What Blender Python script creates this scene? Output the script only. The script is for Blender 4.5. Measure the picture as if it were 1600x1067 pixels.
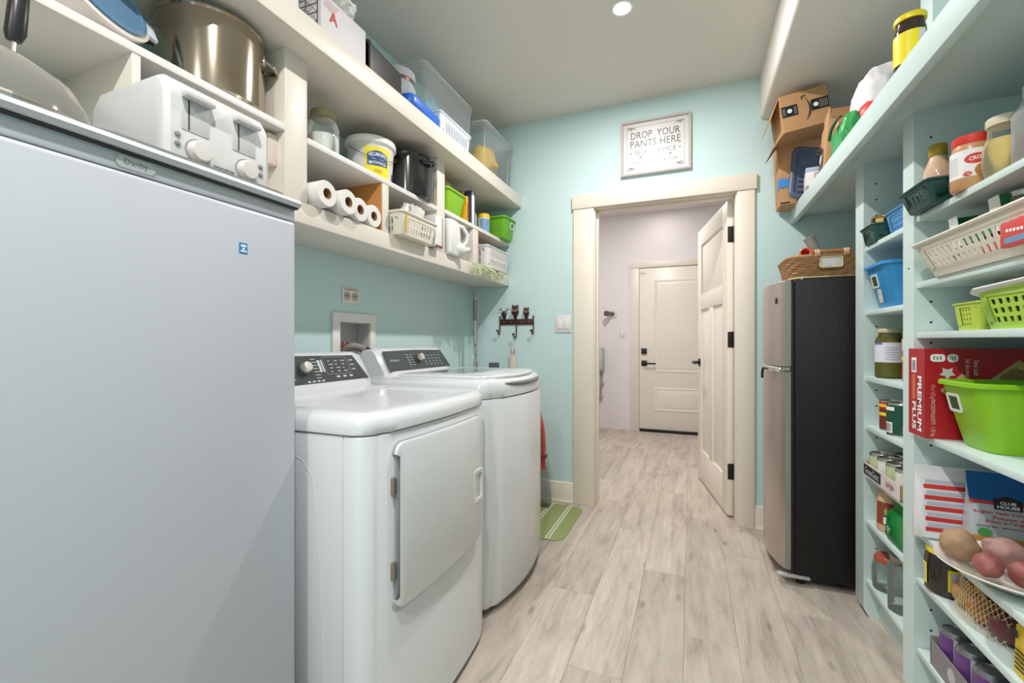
import bpy, bmesh, math, random
from mathutils import Vector, Matrix, noise
random.seed(7)
for o in list(bpy.data.objects): bpy.data.objects.remove(o, do_unlink=True)
S = bpy.context.scene
C = S.collection
PI = math.pi

# ------------------------------------------------------------ camera, world, exposure
YAW = math.atan(280 / 690.0)
cd = bpy.data.cameras.new('camera'); cam = bpy.data.objects.new('camera', cd); C.objects.link(cam)
cd.sensor_width = 36.0; cd.lens = 690 / 1600 * 36.0; cd.clip_start = 0.02
cam.location = (0, 0, 1.12); cam.rotation_euler = (PI / 2, 0, YAW)
S.camera = cam
W = bpy.data.worlds.new('world'); S.world = W; W.use_nodes = True
W.node_tree.nodes['Background'].inputs[0].default_value = (0.9, 0.95, 1, 1)
W.node_tree.nodes['Background'].inputs[1].default_value = 0.3
S.view_settings.view_transform = 'Standard'; S.view_settings.look = 'None'
S.view_settings.gamma = 1; S.view_settings.use_curve_mapping = False
S.view_settings.exposure = 0.0
LAMP_W = 24.0          # each recessed lamp
MUD_W = 15.0
LAMP_COL = (1.0, 0.950, 0.930)

# ------------------------------------------------------------ materials
def lin(c):
    return tuple(((v / 255) / 12.92 if v / 255 <= .04045 else ((v / 255 + .055) / 1.055) ** 2.4) for v in c)
MATS = {}
def M(name, rgb, rough=.5, metal=0, var=.04, scale=14, bump=0, bscale=150, spec=.5, coat=0, stretch=None, emit=0):
    if name in MATS: return MATS[name]
    m = bpy.data.materials.new(name); m.use_nodes = True; nt = m.node_tree; N = nt.nodes; L = nt.links
    p = N['Principled BSDF']
    c = lin(rgb)
    tc = N.new('ShaderNodeTexCoord')
    src = tc.outputs['Object']
    if stretch:
        mp = N.new('ShaderNodeMapping'); mp.inputs['Scale'].default_value = stretch
        L.new(src, mp.inputs[0]); src = mp.outputs[0]
    nz = N.new('ShaderNodeTexNoise'); nz.inputs['Scale'].default_value = scale; nz.inputs['Detail'].default_value = 3
    L.new(src, nz.inputs['Vector'])
    mx = N.new('ShaderNodeMix'); mx.data_type = 'RGBA'
    mx.inputs['A'].default_value = (*[max(0, v * (1 - var)) for v in c], 1)
    mx.inputs['B'].default_value = (*[min(1, v * (1 + var)) for v in c], 1)
    L.new(nz.outputs['Fac'], mx.inputs['Factor']); L.new(mx.outputs['Result'], p.inputs['Base Color'])
    p.inputs['Roughness'].default_value = rough; p.inputs['Metallic'].default_value = metal
    p.inputs['Specular IOR Level'].default_value = spec; p.inputs['Coat Weight'].default_value = coat
    p.inputs['Coat Roughness'].default_value = .08
    if bump:
        n2 = N.new('ShaderNodeTexNoise'); n2.inputs['Scale'].default_value = bscale; n2.inputs['Detail'].default_value = 2
        L.new(src, n2.inputs['Vector'])
        bp = N.new('ShaderNodeBump'); bp.inputs['Strength'].default_value = bump; bp.inputs['Distance'].default_value = .002
        L.new(n2.outputs['Fac'], bp.inputs['Height']); L.new(bp.outputs[0], p.inputs['Normal'])
    if emit:
        p.inputs['Emission Color'].default_value = (*c, 1); p.inputs['Emission Strength'].default_value = emit
    MATS[name] = m; return m
def CL(name, rgb, opac=.15, rough=.08, tint=None):
    """thin clear plastic or glass: mostly transparent, partly a glossy tinted film"""
    if name in MATS: return MATS[name]
    m = bpy.data.materials.new(name); m.use_nodes = True; nt = m.node_tree; N = nt.nodes; L = nt.links
    p = N['Principled BSDF']; out = N['Material Output']
    p.inputs['Base Color'].default_value = (*lin(rgb), 1); p.inputs['Roughness'].default_value = rough
    tr = N.new('ShaderNodeBsdfTransparent'); tr.inputs[0].default_value = (*lin(tint or (245, 248, 248)), 1)
    fr = N.new('ShaderNodeFresnel'); fr.inputs[0].default_value = 1.4
    nz = N.new('ShaderNodeTexNoise'); nz.inputs['Scale'].default_value = 25
    tc = N.new('ShaderNodeTexCoord'); L.new(tc.outputs['Object'], nz.inputs['Vector'])
    ml = N.new('ShaderNodeMath'); ml.operation = 'MULTIPLY_ADD'; ml.inputs[1].default_value = opac * .3; ml.inputs[2].default_value = opac * .85
    L.new(nz.outputs['Fac'], ml.inputs[0])
    ad = N.new('ShaderNodeMath'); ad.operation = 'ADD'; ad.use_clamp = True
    L.new(fr.outputs[0], ad.inputs[0]); L.new(ml.outputs[0], ad.inputs[1])
    ms = N.new('ShaderNodeMixShader'); L.new(ad.outputs[0], ms.inputs[0]); L.new(tr.outputs[0], ms.inputs[1]); L.new(p.outputs[0], ms.inputs[2])
    L.new(ms.outputs[0], out.inputs[0]); MATS[name] = m; return m
def EM(name, rgb, s):
    m = bpy.data.materials.new(name); m.use_nodes = True; p = m.node_tree.nodes['Principled BSDF']
    p.inputs['Base Color'].default_value = (*lin(rgb), 1); p.inputs['Emission Color'].default_value = (*lin(rgb), 1)
    p.inputs['Emission Strength'].default_value = s; return m

def floor_mat():
    m = bpy.data.materials.new('floor_planks'); m.use_nodes = True; nt = m.node_tree; N = nt.nodes; L = nt.links
    p = N['Principled BSDF']; tc = N.new('ShaderNodeTexCoord'); oi = N.new('ShaderNodeObjectInfo')
    add = N.new('ShaderNodeVectorMath'); add.operation = 'ADD'
    sc = N.new('ShaderNodeVectorMath'); sc.operation = 'SCALE'; sc.inputs[0].default_value = (17, 31, 7)
    L.new(oi.outputs['Random'], sc.inputs['Scale']); L.new(tc.outputs['Object'], add.inputs[0]); L.new(sc.outputs[0], add.inputs[1])
    mp = N.new('ShaderNodeMapping'); mp.inputs['Scale'].default_value = (5.5, .8, 1); L.new(add.outputs[0], mp.inputs[0])
    n1 = N.new('ShaderNodeTexNoise'); n1.inputs['Scale'].default_value = 3.2; n1.inputs['Detail'].default_value = 9; n1.inputs['Roughness'].default_value = .68; n1.inputs['Distortion'].default_value = .35
    L.new(mp.outputs[0], n1.inputs['Vector'])
    cr = N.new('ShaderNodeValToRGB'); e = cr.color_ramp.elements
    e[0].position = .3; e[0].color = (*lin((160, 148, 136)), 1); e[1].position = .7; e[1].color = (*lin((214, 203, 191)), 1)
    k = e.new(.47); k.color = (*lin((193, 182, 170)), 1)
    L.new(n1.outputs['Fac'], cr.inputs[0])
    mp2 = N.new('ShaderNodeMapping'); mp2.inputs['Scale'].default_value = (60, 3, 1); L.new(add.outputs[0], mp2.inputs[0])
    n2 = N.new('ShaderNodeTexNoise'); n2.inputs['Scale'].default_value = 3; n2.inputs['Detail'].default_value = 5; L.new(mp2.outputs[0], n2.inputs['Vector'])
    mx = N.new('ShaderNodeMix'); mx.data_type = 'RGBA'; mx.blend_type = 'MULTIPLY'; mx.inputs['Factor'].default_value = .3
    L.new(cr.outputs[0], mx.inputs['A']); L.new(n2.outputs['Color'], mx.inputs['B'])
    # knots
    n3 = N.new('ShaderNodeTexVoronoi'); n3.inputs['Scale'].default_value = 3.4; mp3 = N.new('ShaderNodeMapping'); mp3.inputs['Scale'].default_value = (2.0, .75, 1)
    L.new(add.outputs[0], mp3.inputs[0]); L.new(mp3.outputs[0], n3.inputs['Vector'])
    cr3 = N.new('ShaderNodeValToRGB'); e = cr3.color_ramp.elements; e[0].position = .03; e[0].color = (.42, .40, .38, 1); e[1].position = .11; e[1].color = (1, 1, 1, 1)
    L.new(n3.outputs['Distance'], cr3.inputs[0])
    m3 = N.new('ShaderNodeMix'); m3.data_type = 'RGBA'; m3.blend_type = 'MULTIPLY'; m3.inputs['Factor'].default_value = .7
    L.new(mx.outputs['Result'], m3.inputs['A']); L.new(cr3.outputs[0], m3.inputs['B'])
    hv = N.new('ShaderNodeHueSaturation'); vr = N.new('ShaderNodeMapRange'); vr.inputs['To Min'].default_value = 1.0; vr.inputs['To Max'].default_value = 1.2
    L.new(oi.outputs['Random'], vr.inputs[0]); L.new(vr.outputs[0], hv.inputs['Value']); L.new(m3.outputs['Result'], hv.inputs['Color'])
    L.new(hv.outputs[0], p.inputs['Base Color']); p.inputs['Roughness'].default_value = .48; p.inputs['Specular IOR Level'].default_value = .35
    bp = N.new('ShaderNodeBump'); bp.inputs['Strength'].default_value = .15; bp.inputs['Distance'].default_value = .001
    L.new(n2.outputs['Fac'], bp.inputs['Height']); L.new(bp.outputs[0], p.inputs['Normal'])
    return m

# ------------------------------------------------------------ mesh helpers
def nb(): return bmesh.new()
def link(name, me, parent=None):
    o = bpy.data.objects.new(name, me); C.objects.link(o)
    if parent: o.parent = parent
    return o
def part(name, b, mat, parent=None, ang=38, label=None, recalc=True, loc=None):
    if recalc: bmesh.ops.recalc_face_normals(b, faces=b.faces)
    me = bpy.data.meshes.new(name); b.to_mesh(me); b.free()
    me.materials.append(mat); me.shade_smooth(); me.set_sharp_from_angle(angle=math.radians(ang))
    o = link(name, me, parent)
    if label: o['label'] = label
    if loc: o.location = loc
    return o
def tag(o, label, cat, group=None):
    o['label'] = label; o['category'] = cat
    if group: o['group'] = group
    return o
def T(name, label, cat, loc=(0, 0, 0), rz=0, group=None):
    o = bpy.data.objects.new(name, None); C.objects.link(o); o.empty_display_size = .05
    o.location = loc; o.rotation_euler = (0, 0, rz); return tag(o, label, cat, group)
def one(name, b, mat, label, cat, loc=(0, 0, 0), group=None, ang=38):
    o = part(name, b, mat, None, ang); o.location = loc; return tag(o, label, cat, group)
def struct(name, b=None, mat=None, parent=None, ang=38):
    if b is None:
        o = bpy.data.objects.new(name, None); C.objects.link(o); o.empty_display_size = .05
    else: o = part(name, b, mat, parent, ang)
    if not parent: o['kind'] = 'structure'
    return o
def box(b, x0, x1, y0, y1, z0, z1, bev=0, seg=2):
    vs = bmesh.ops.create_cube(b, size=1)['verts']
    for v in vs: v.co = Vector(((x0 + x1) / 2 + v.co.x * (x1 - x0), (y0 + y1) / 2 + v.co.y * (y1 - y0), (z0 + z1) / 2 + v.co.z * (z1 - z0)))
    if bev:
        es = list({e for v in vs for e in v.link_edges})
        bmesh.ops.bevel(b, geom=es, offset=bev, segments=seg, affect='EDGES', profile=.5, clamp_overlap=True)
    return b
def rings(b, rs, cap0=True, cap1=True, closed=True):
    R = [[b.verts.new(p) for p in r] for r in rs]
    for a, c in zip(R, R[1:]):
        n = len(a)
        for i in range(n if closed else n - 1):
            j = (i + 1) % n
            b.faces.new((a[i], a[j], c[j], c[i]))
    if cap0: b.faces.new(R[0][::-1])
    if cap1: b.faces.new(R[-1])
    return b
def lathe(b, prof, n=28, c=(0, 0, 0), ax='z', cap=True, a0=0, a1=None):
    full = a1 is None
    A = [a0 + 2 * PI * i / n for i in range(n)] if full else [a0 + (a1 - a0) * i / n for i in range(n + 1)]
    rs = []
    for r, z in prof:
        r = max(r, 1e-4); ring = []
        for a in A:
            p, q = r * math.cos(a), r * math.sin(a)
            ring.append(Vector({'z': (p, q, z), 'x': (z, p, q), 'y': (q, z, p)}[ax]) + Vector(c))
        rs.append(ring)
    return rings(b, rs, cap and full, cap and full, full)
def lathe_dir(b, prof, o, d, n=20):
    """lathe about axis d through o"""
    d = Vector(d).normalized(); u = d.orthogonal().normalized(); w = d.cross(u); o = Vector(o)
    return rings(b, [[o + d * z + (u * math.cos(2 * PI * i / n) + w * math.sin(2 * PI * i / n)) * max(r, 1e-4) for i in range(n)] for r, z in prof])
def tube(b, pts, r, n=8, closed=False):
    P = [Vector(p) for p in pts]; m = len(P); rs = []
    u = None
    for i in range(m):
        if closed: t = P[(i + 1) % m] - P[i - 1]
        else: t = P[min(i + 1, m - 1)] - P[max(i - 1, 0)]
        t.normalize()
        u = t.orthogonal() if u is None else (u - t * u.dot(t))
        if u.length < 1e-6: u = t.orthogonal()
        u.normalize(); w = t.cross(u); rr = r[i] if isinstance(r, (list, tuple)) else r
        rs.append([P[i] + (u * math.cos(2 * PI * k / n) + w * math.sin(2 * PI * k / n)) * rr for k in range(n)])
    if closed: rs.append(rs[0]); return rings(b, rs, False, False)
    return rings(b, rs)
def rr(hx, hy, r, n=4, cx=0, cy=0):
    r = min(r, hx * .999, hy * .999); out = []
    for sx, sy, a in ((1, 1, 0), (-1, 1, PI / 2), (-1, -1, PI), (1, -1, 1.5 * PI)):
        for k in range(n + 1):
            t = a + PI / 2 * k / n
            out.append((cx + sx * (hx - r) + r * math.cos(t), cy + sy * (hy - r) + r * math.sin(t)))
    return out
def loft(b, secs, n=4, cap0=True, cap1=True):
    rs = []
    for s in secs:
        z, hx, hy, r = s[:4]; ox, oy = (s[4], s[5]) if len(s) > 4 else (0, 0)
        rs.append([Vector((p, q, z)) for p, q in rr(hx, hy, r, n, ox, oy)])
    return rings(b, rs, cap0, cap1)
def openbin(b, bx, by, tx, ty, h, r=.02, th=.003, rim=.008, n=4):
    """open-topped tapered bin with wall thickness and rolled rim"""
    return loft(b, [(0, bx - .004, by - .004, r), (.005, bx, by, r), (h - .012, tx, ty, r * 1.1), (h - .012, tx + rim, ty + rim, r * 1.2), (h - .002, tx + rim, ty + rim, r * 1.2),
                    (h, tx + rim - .002, ty + rim - .002, r * 1.2), (h, tx - th, ty - th, r), (.006 + th, bx - th, by - th, r)], n)
def prism(b, poly, ax, a0, a1):
    f = {'x': lambda p, q, a: (a, p, q), 'y': lambda p, q, a: (p, a, q), 'z': lambda p, q, a: (p, q, a)}[ax]
    return rings(b, [[Vector(f(p, q, a0)) for p, q in poly], [Vector(f(p, q, a1)) for p, q in poly]])
def plate(b, poly, o, ux, uy, th):
    """polygon (s,t) on the plane o+s*ux+t*uy, raised by th along ux x uy"""
    o, ux, uy = Vector(o), Vector(ux).normalized(), Vector(uy).normalized(); n = ux.cross(uy)
    return rings(b, [[o + ux * s + uy * t for s, t in poly], [o + ux * s + uy * t + n * th for s, t in poly]])
def blob(b, c, r, sub=3, amp=.05, fr=3, seed=0):
    vs = bmesh.ops.create_icosphere(b, subdivisions=sub, radius=1)['verts']; sd = Vector((seed * 7.3, seed * 3.1, seed * 1.7))
    for v in vs:
        k = 1 + amp * noise.noise(v.co * fr + sd) * 2
        v.co = Vector((c[0] + v.co.x * r[0] * k, c[1] + v.co.y * r[1] * k, c[2] + v.co.z * r[2] * k))
    return b
def crumple(b, amp, fr, seed=0):
    sd = Vector((seed * 5.1, seed * 2.7, seed))
    for v in b.verts: v.co += noise.noise_vector(v.co * fr + sd) * amp
    return b
def xf(b, m):
    bmesh.ops.transform(b, matrix=m, verts=b.verts); return b
def rotm(deg, ax, c=(0, 0, 0)):
    c = Vector(c); return Matrix.Translation(c) @ Matrix.Rotation(math.radians(deg), 4, ax) @ Matrix.Translation(-c)
def cellpanel(b, f, s0, s1, t0, t1, cols, rows, hw=.62, hh=.75, k=3):
    """panel on surface f(s,t) pierced by cols x rows rounded slots"""
    for i in range(cols):
        for j in range(rows):
            a0 = s0 + (s1 - s0) * i / cols; a1 = s0 + (s1 - s0) * (i + 1) / cols
            c0 = t0 + (t1 - t0) * j / rows; c1 = t0 + (t1 - t0) * (j + 1) / rows
            ca, cc, wa, wc = (a0 + a1) / 2, (c0 + c1) / 2, (a1 - a0) / 2, (c1 - c0) / 2
            outer = []; inner = []
            n = 4 * k
            for q in range(n):
                t = 2 * PI * (q + .5) / n; cs, sn = math.cos(t), math.sin(t); mxx = max(abs(cs), abs(sn))
                outer.append((ca + wa * cs / mxx, cc + wc * sn / mxx))
                pw = .5
                inner.append((ca + wa * hw * math.copysign(abs(cs) ** pw, cs), cc + wc * hh * math.copysign(abs(sn) ** pw, sn)))
            O = [b.verts.new(f(*p)) for p in outer]; I = [b.verts.new(f(*p)) for p in inner]
            for q in range(n):
                r_ = (q + 1) % n; b.faces.new((O[q], O[r_], I[r_], I[q]))
            for cx, cy, q0, q1 in ((a1, c1, k // 2, k // 2 + 1), (a0, c1, k // 2 + k, k // 2 + k + 1), (a0, c0, k // 2 + 2 * k, k // 2 + 2 * k + 1), (a1, c0, k // 2 + 3 * k, (k // 2 + 3 * k + 1) % n)):
                pass
def basket(b, bx, by, tx, ty, h, r=.02, nx=10, ny=6, rows=2, th=.0025, hw=.6, hh=.78, rim=.006, zb=.012, zt=.03, floor_=True):
    """plastic basket with slotted walls, rolled rim and floor"""
    def hs(t): return bx + (tx - bx) * t, by + (ty - by) * t
    def P(sd, s, t):
        hx, hy = hs(t); z = h * t
        return Vector({0: (hx, s * (hy - r), z), 1: (-s * (hx - r), hy, z), 2: (-hx, -s * (hy - r), z), 3: (s * (hx - r), -hy, z)}[sd])
    t0, t1 = zb / h, 1 - zt / h
    for sd in range(4):
        n = ny if sd in (0, 2) else nx
        f = lambda s, t, sd=sd: P(sd, s, t)
        cellpanel(b, f, -1, 1, t0, t1, n, rows, hw, hh)
        for a0, a1 in ((0, t0), (t1, 1)):
            b.faces.new([b.verts.new(p) for p in (f(-1, a0), f(1, a0), f(1, a1), f(-1, a1))])
        # corner after this side
        A = {0: 0, 1: PI / 2, 2: PI, 3: 1.5 * PI}[sd]; col = []
        for k in range(5):
            a = A + PI / 2 * k / 4; L = []
            for t in (0, t0, t1, 1):
                hx, hy = hs(t); sx = 1 if sd in (0, 3) else -1; sy = 1 if sd in (0, 1) else -1
                L.append(b.verts.new((sx * (hx - r) + r * math.cos(a), sy * (hy - r) + r * math.sin(a), h * t)))
            col.append(L)
        for p, q in zip(col, col[1:]):
            for i in range(3): b.faces.new((p[i], q[i], q[i + 1], p[i + 1]))
    bmesh.ops.remove_doubles(b, verts=b.verts, dist=1e-5)
    bmesh.ops.recalc_face_normals(b, faces=b.faces)
    bmesh.ops.solidify(b, geom=b.faces[:], thickness=th)
    tube(b, [(p, q, h) for p, q in rr(tx + .001, ty + .001, r, 5)], rim, 6, True)
    if floor_: loft(b, [(0, bx - .002, by - .002, r), (.003, bx - .002, by - .002, r)])
    return b
def text(s, mat, parent, o, ux, uy, w=None, h=None, name='lettering', depth=.0005, bold=0, fm=None, space=1.0, fit=False):
    cu = bpy.data.curves.new('t', 'FONT'); cu.body = s; cu.resolution_u = 2; cu.offset = bold; cu.space_character = space
    cu.align_x = 'CENTER'; cu.space_line = .9
    ob = bpy.data.objects.new('t', cu); C.objects.link(ob)
    dg = bpy.context.evaluated_depsgraph_get(); me = bpy.data.meshes.new_from_object(ob.evaluated_get(dg), depsgraph=dg)
    bpy.data.objects.remove(ob, do_unlink=True); bpy.data.curves.remove(cu)
    if not me.vertices: return None
    xs = [v.co.x for v in me.vertices]; ys = [v.co.y for v in me.vertices]
    cx, cy = (min(xs) + max(xs)) / 2, (min(ys) + max(ys)) / 2; W_, H_ = max(xs) - min(xs), max(ys) - min(ys)
    if w and h: kx, ky = w / W_, h / H_
    elif w: kx = ky = w / W_
    else: kx = ky = h / H_
    o = Vector(o); ux = Vector(ux).normalized(); uy = Vector(uy).normalized(); n = ux.cross(uy)
    for v in me.vertices:
        a, c = (v.co.x - cx) * kx, (v.co.y - cy) * ky
        v.co = fm(a, c) if fm else o + ux * a + uy * c + n * depth
    me.name = name; me.materials.clear(); me.materials.append(mat)
    return link(name, me, parent)
def cylmap(c, R, ang, z):
    """map for text wrapped on a vertical cylinder, seen from outside"""
    return lambda a, t: Vector((c[0] + R * math.cos(ang + a / R), c[1] + R * math.sin(ang + a / R), c[2] + z + t))
def quads(b, L, o, ux, uy, d=.0006):
    """flat print: list of (s0,s1,t0,t1) rectangles"""
    o, ux, uy = Vector(o), Vector(ux).normalized(), Vector(uy).normalized(); n = ux.cross(uy)
    for s0, s1, t0, t1 in L:
        b.faces.new([b.verts.new(o + ux * s + uy * t + n * d) for s, t in ((s0, t0), (s1, t0), (s1, t1), (s0, t1))])
    return b
def label_arc(b, r, z0, z1, a0, a1, c=(0, 0, 0), n=14):
    return lathe(b, [(r, z0), (r, z1)], n, c, 'z', False, a0, a1)

# shared materials
m_aqua = M('aqua_wall_paint', (204, 228, 228), .6, var=.015, scale=3, bump=.08, bscale=260, spec=.25)
m_ceil = M('ceiling_paint', (226, 222, 214), .85, var=.01, scale=3, bump=.05, bscale=300, spec=.2)
m_cream = M('cream_trim_paint', (236, 227, 213), .38, var=.012, scale=5, bump=.02, bscale=90)
m_shelf = M('cream_shelf_paint', (227, 219, 208), .42, var=.015, scale=6, bump=.03, bscale=120)
m_white = M('white_shelf_paint', (226, 224, 219), .4, var=.01, scale=6)
m_aqshelf = M('aqua_shelf_paint', (212, 231, 228), .42, var=.015, scale=5, bump=.03, bscale=130)
m_mud = M('white_textured_plaster', (240, 234, 234), .7, var=.03, scale=4, bump=.35, bscale=28, spec=.25)
m_door = M('door_paint', (244, 236, 224), .35, var=.01, scale=5)
m_app = M('white_enamel', (222, 225, 228), .22, var=.006, scale=4, coat=.3)
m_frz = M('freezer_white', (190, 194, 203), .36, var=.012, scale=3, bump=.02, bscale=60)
m_black = M('black_plastic', (22, 22, 24), .35, var=.1)
m_dark = M('dark_gap', (40, 42, 46), .6, var=.1)
m_blk_ink = M('black_ink', (28, 28, 30), .6)
m_white_ink = M('white_ink', (245, 245, 242), .6, var=.01)
m_red_ink = M('red_ink', (205, 52, 48), .55)
m_steel = M('brushed_steel', (196, 190, 184), .26, .95, var=.05, scale=40, stretch=(1, 1, .05))
m_chrome = M('chrome', (215, 215, 215), .1, 1, var=.02)
m_clear = CL('clear_plastic', (240, 244, 248), .13, .2)
m_cloudy = CL('cloudy_plastic', (240, 243, 246), .32, .3)
m_glass = CL('glass', (226, 234, 232), .08, .03, (250, 253, 252))
m_card = M('cardboard', (196, 150, 106), .8, var=.07, scale=20, bump=.1, bscale=80)
m_cardd = M('cardboard_inside', (168, 122, 82), .85, var=.08)
m_lime = M('lime_plastic', (140, 196, 28), .38, var=.03)
m_wplast = M('white_plastic', (224, 224, 222), .4, var=.012)
m_cplast = M('cream_plastic', (228, 222, 206), .42, var=.015)
# ------------------------------------------------------------ structure
XL, XR, YB, YF, ZC = -1.54, 1.0, 3.0, -1.4, 2.70
YM = 5.75
b = box(nb(), -1.75, 1.35, YF - .1, YM + .1, -.06, -.009)
floor = struct('floor', b, M('subfloor', (110, 100, 92), .9))
m_floor = floor_mat()
PW, PLN = .186, 1.22
b = box(nb(), -PW / 2 + .0002, PW / 2 - .0002, -PLN / 2 + .0003, PLN / 2 - .0003, -.009, 0, .0009, 1)
plank0 = None; px = -1.70; row = 0
while px < 1.3:
    y = YF - .05 - PLN * ((row * .37) % 1); row += 1
    while y < YM + .05:
        y0, y1 = max(y, YF - .08), min(y + PLN, YM + .08)
        if y1 - y0 > .03:
            if plank0 is None:
                plank0 = part('plank', b, m_floor, floor); o = plank0
            else:
                o = plank0.copy(); C.objects.link(o); o.parent = floor
            o.location = (px + PW / 2, (y0 + y1) / 2, 0); o.scale = (1, (y1 - y0) / PLN, 1)
        y += PLN
    px += PW

# left wall with the recess of the washer outlet box
WY0, WY1, WZ0, WZ1 = 1.621, 1.831, .985, 1.213
b = nb()
for q in ((YF, WY0, 0, ZC), (WY1, YB, 0, ZC), (WY0, WY1, 0, WZ0), (WY0, WY1, WZ1, ZC)): box(b, XL - .1, XL, q[0], q[1], q[2], q[3])
struct('wall_left', b, m_aqua)
DX0, DX1, DZ = -.628, .272, 2.045       # rough opening
b = nb()
box(b, XL - .1, DX0, YB, YB + .13, 0, ZC); box(b, DX1, XR + .1, YB, YB + .13, 0, ZC); box(b, DX0, DX1, YB, YB + .13, DZ, ZC)
struct('wall_back', b, m_aqua)
struct('wall_right', box(nb(), XR, XR + .1, YF, YB, 0, ZC), m_aqua)
struct('wall_front', box(nb(), XL - .1, XR + .1, YF - .1, YF, 0, ZC), m_aqua)
struct('ceiling', box(nb(), XL - .1, XR + .1, YF - .1, YB + .13, ZC, ZC + .08), m_ceil)
b = nb(); prism(b, [(.378, ZC), (.378, 2.462), (.381, 2.449), (.388, 2.442), (.400, 2.439), (XR, 2.439), (XR, ZC)], 'y', YF, YB)
struct('ceiling_bulkhead', b, m_ceil, ang=50)
# mudroom behind the door
struct('wall_mudroom_far', box(nb(), -1.75, 1.35, YM, YM + .1, 0, 2.74), m_mud)
struct('wall_mudroom_left', box(nb(), -1.75, -1.65, YB + .13, YM, 0, 2.74), m_mud)
struct('wall_mudroom_right', box(nb(), 1.25, 1.35, YB + .13, YM, 0, 2.74), m_mud)
struct('ceiling_mudroom', box(nb(), -1.75, 1.35, YB + .13, YM + .1, 2.73, 2.80), M('mudroom_ceiling_paint', (232, 226, 224), .85, var=.01))

# door casing and jamb
tr = struct('trim_1')
for x0, x1 in ((-.753, -.612), (.256, .352)):
    part('casing', box(nb(), x0, x1, YB - .02, YB, 0, 2.028, .003), m_cream, tr)
part('head_casing', box(nb(), -.762, .362, YB - .028, YB, 2.028, 2.124, .004), m_cream, tr)
part('jamb', box(nb(), DX0, -.606, YB, YB + .13, 0, 2.028, .001), m_cream, tr)
part('jamb', box(nb(), .25, DX1, YB, YB + .13, 0, 2.028, .001), m_cream, tr)
part('jamb', box(nb(), DX0, DX1, YB, YB + .13, 2.024, DZ, .001), m_cream, tr)
part('door_stop', box(nb(), -.606, -.594, YB + .05, YB + .085, 0, 2.02, .001), m_cream, tr)
part('door_stop', box(nb(), -.606, .25, YB + .05, YB + .085, 2.012, 2.024, .001), m_cream, tr)
def baseboard(name, x0, x1, y):
    b = nb(); prism(b, [(y, 0), (y - .016, 0), (y - .016, .10), (y - .012, .112), (y - .009, .135), (y, .14)], 'x', x0, x1)
    box(b, x0, x1, y - .026, y - .016, 0, .016, .003)
    return struct(name, b, m_cream)
baseboard('baseboard_back_left', XL, -.754, YB); baseboard('baseboard_back_right', .353, XR, YB)

# open interior door: built along -x from the hinge, then swung about it
LW, LH, LT = .845, 2.005, .036
leaf = struct('door_1'); leaf.location = (.248, YB + .13, .012); leaf.rotation_euler = (0, 0, -math.radians(79))
# local: x from 0 (hinge) to -LW, y 0..-LT (rotated: the -y side looks into the doorway)
def leafbox(x0, x1, z0, z1, y0=-LT, y1=0, bev=.003): return box(nb(), -x1, -x0, y0, y1, z0, z1, bev)
for nm, a in (('stile', (0, .115, 0, LH)), ('stile', (LW - .115, LW, 0, LH)), ('rail', (.115, LW - .115, 0, .24)), ('rail', (.115, LW - .115, 1.36, 1.48)), ('rail', (.115, LW - .115, LH - .13, LH)), ('mullion', (LW / 2 - .05, LW / 2 + .05, .24, 1.36))):
    part(nm, leafbox(*a), m_door, leaf)
for a in ((.11, LW / 2 - .045, .235, 1.365), (LW / 2 + .045, LW - .11, .235, 1.365), (.11, LW - .11, 1.475, LH - .125)):
    part('panel', leafbox(*a, -LT + .011, -.011, .001), m_door, leaf)
for z in (.28, 1.12, 1.79):
    b = nb(); box(b, -.001, .004, -.034, .001, z - .05, z + .05, .002); lathe(b, [(.008, z - .052), (.008, z + .052)], 12, (.004, .004, 0))
    box(b, -.034, -.002, 0, .003, z - .05, z + .05, .001)
    part('hinge', b, m_black, leaf)
for sy in (-1,):
    b = nb(); hx, hz = -(LW - .065), .94
    y = -LT if sy < 0 else 0
    box(b, hx - .03, hx + .03, y - .008, y, hz - .03, hz + .03, .003); lathe(b, [(.012, y - .05), (.012, y)], 12, (hx, 0, hz), 'y')
    box(b, hx - .012, hx + .115, y - .06, y - .046, hz - .011, hz + .011, .005)
    h_ = part('lever_handle', b, m_black, leaf)
    b = nb(); box(b, hx - .03, hx + .03, 0, .008, hz - .03, hz + .03, .003); lathe(b, [(.012, 0), (.012, .05)], 12, (hx, 0, hz), 'y')
    box(b, hx - .012, hx + .115, .046, .06, hz - .011, hz + .011, .005); part('lever_handle', b, m_black, leaf)

# far entry door in the mudroom
ex0, ex1 = -.597, .33; D = YM
ed = struct('door_2'); ed.location = (0, D - .012, 0)
b = box(nb(), ex0, ex1, -.012, .008, .03, 2.03, .002); part('slab', b, m_door, ed)
for z0, z1 in ((.74, 1.88), (.262, .55)):
    b = nb(); x0, x1 = -.425, .158
    # routed moulding ring and raised field
    R = []
    for ins, y in ((0, -.0125), (.01, -.020), (.022, -.016), (.034, -.0135), (.05, -.0185), (.06, -.0205)):
        R.append([Vector((x, y, z)) for x, z in ((x0 + ins, z0 + ins), (x1 - ins, z0 + ins), (x1 - ins, z1 - ins), (x0 + ins, z1 - ins))])
    rings(b, R, False, True); part('panel', b, m_door, ed, 20)
part('sweep', box(nb(), ex0, ex1, -.03, 0, 0.004, .034, .002), m_black, ed)
b = nb(); box(b, -.578, -.51, -.02, -.012, .815, .883, .002); lathe(b, [(.013, -.06), (.013, -.012)], 12, (-.544, 0, .849), 'y'); box(b, -.556, -.40, -.07, -.056, .838, .858, .004)
part('lever_handle', b, m_black, ed)
part('deadbolt', box(nb(), -.578, -.512, -.036, -.012, .965, 1.035, .004), m_black, ed)
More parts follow.
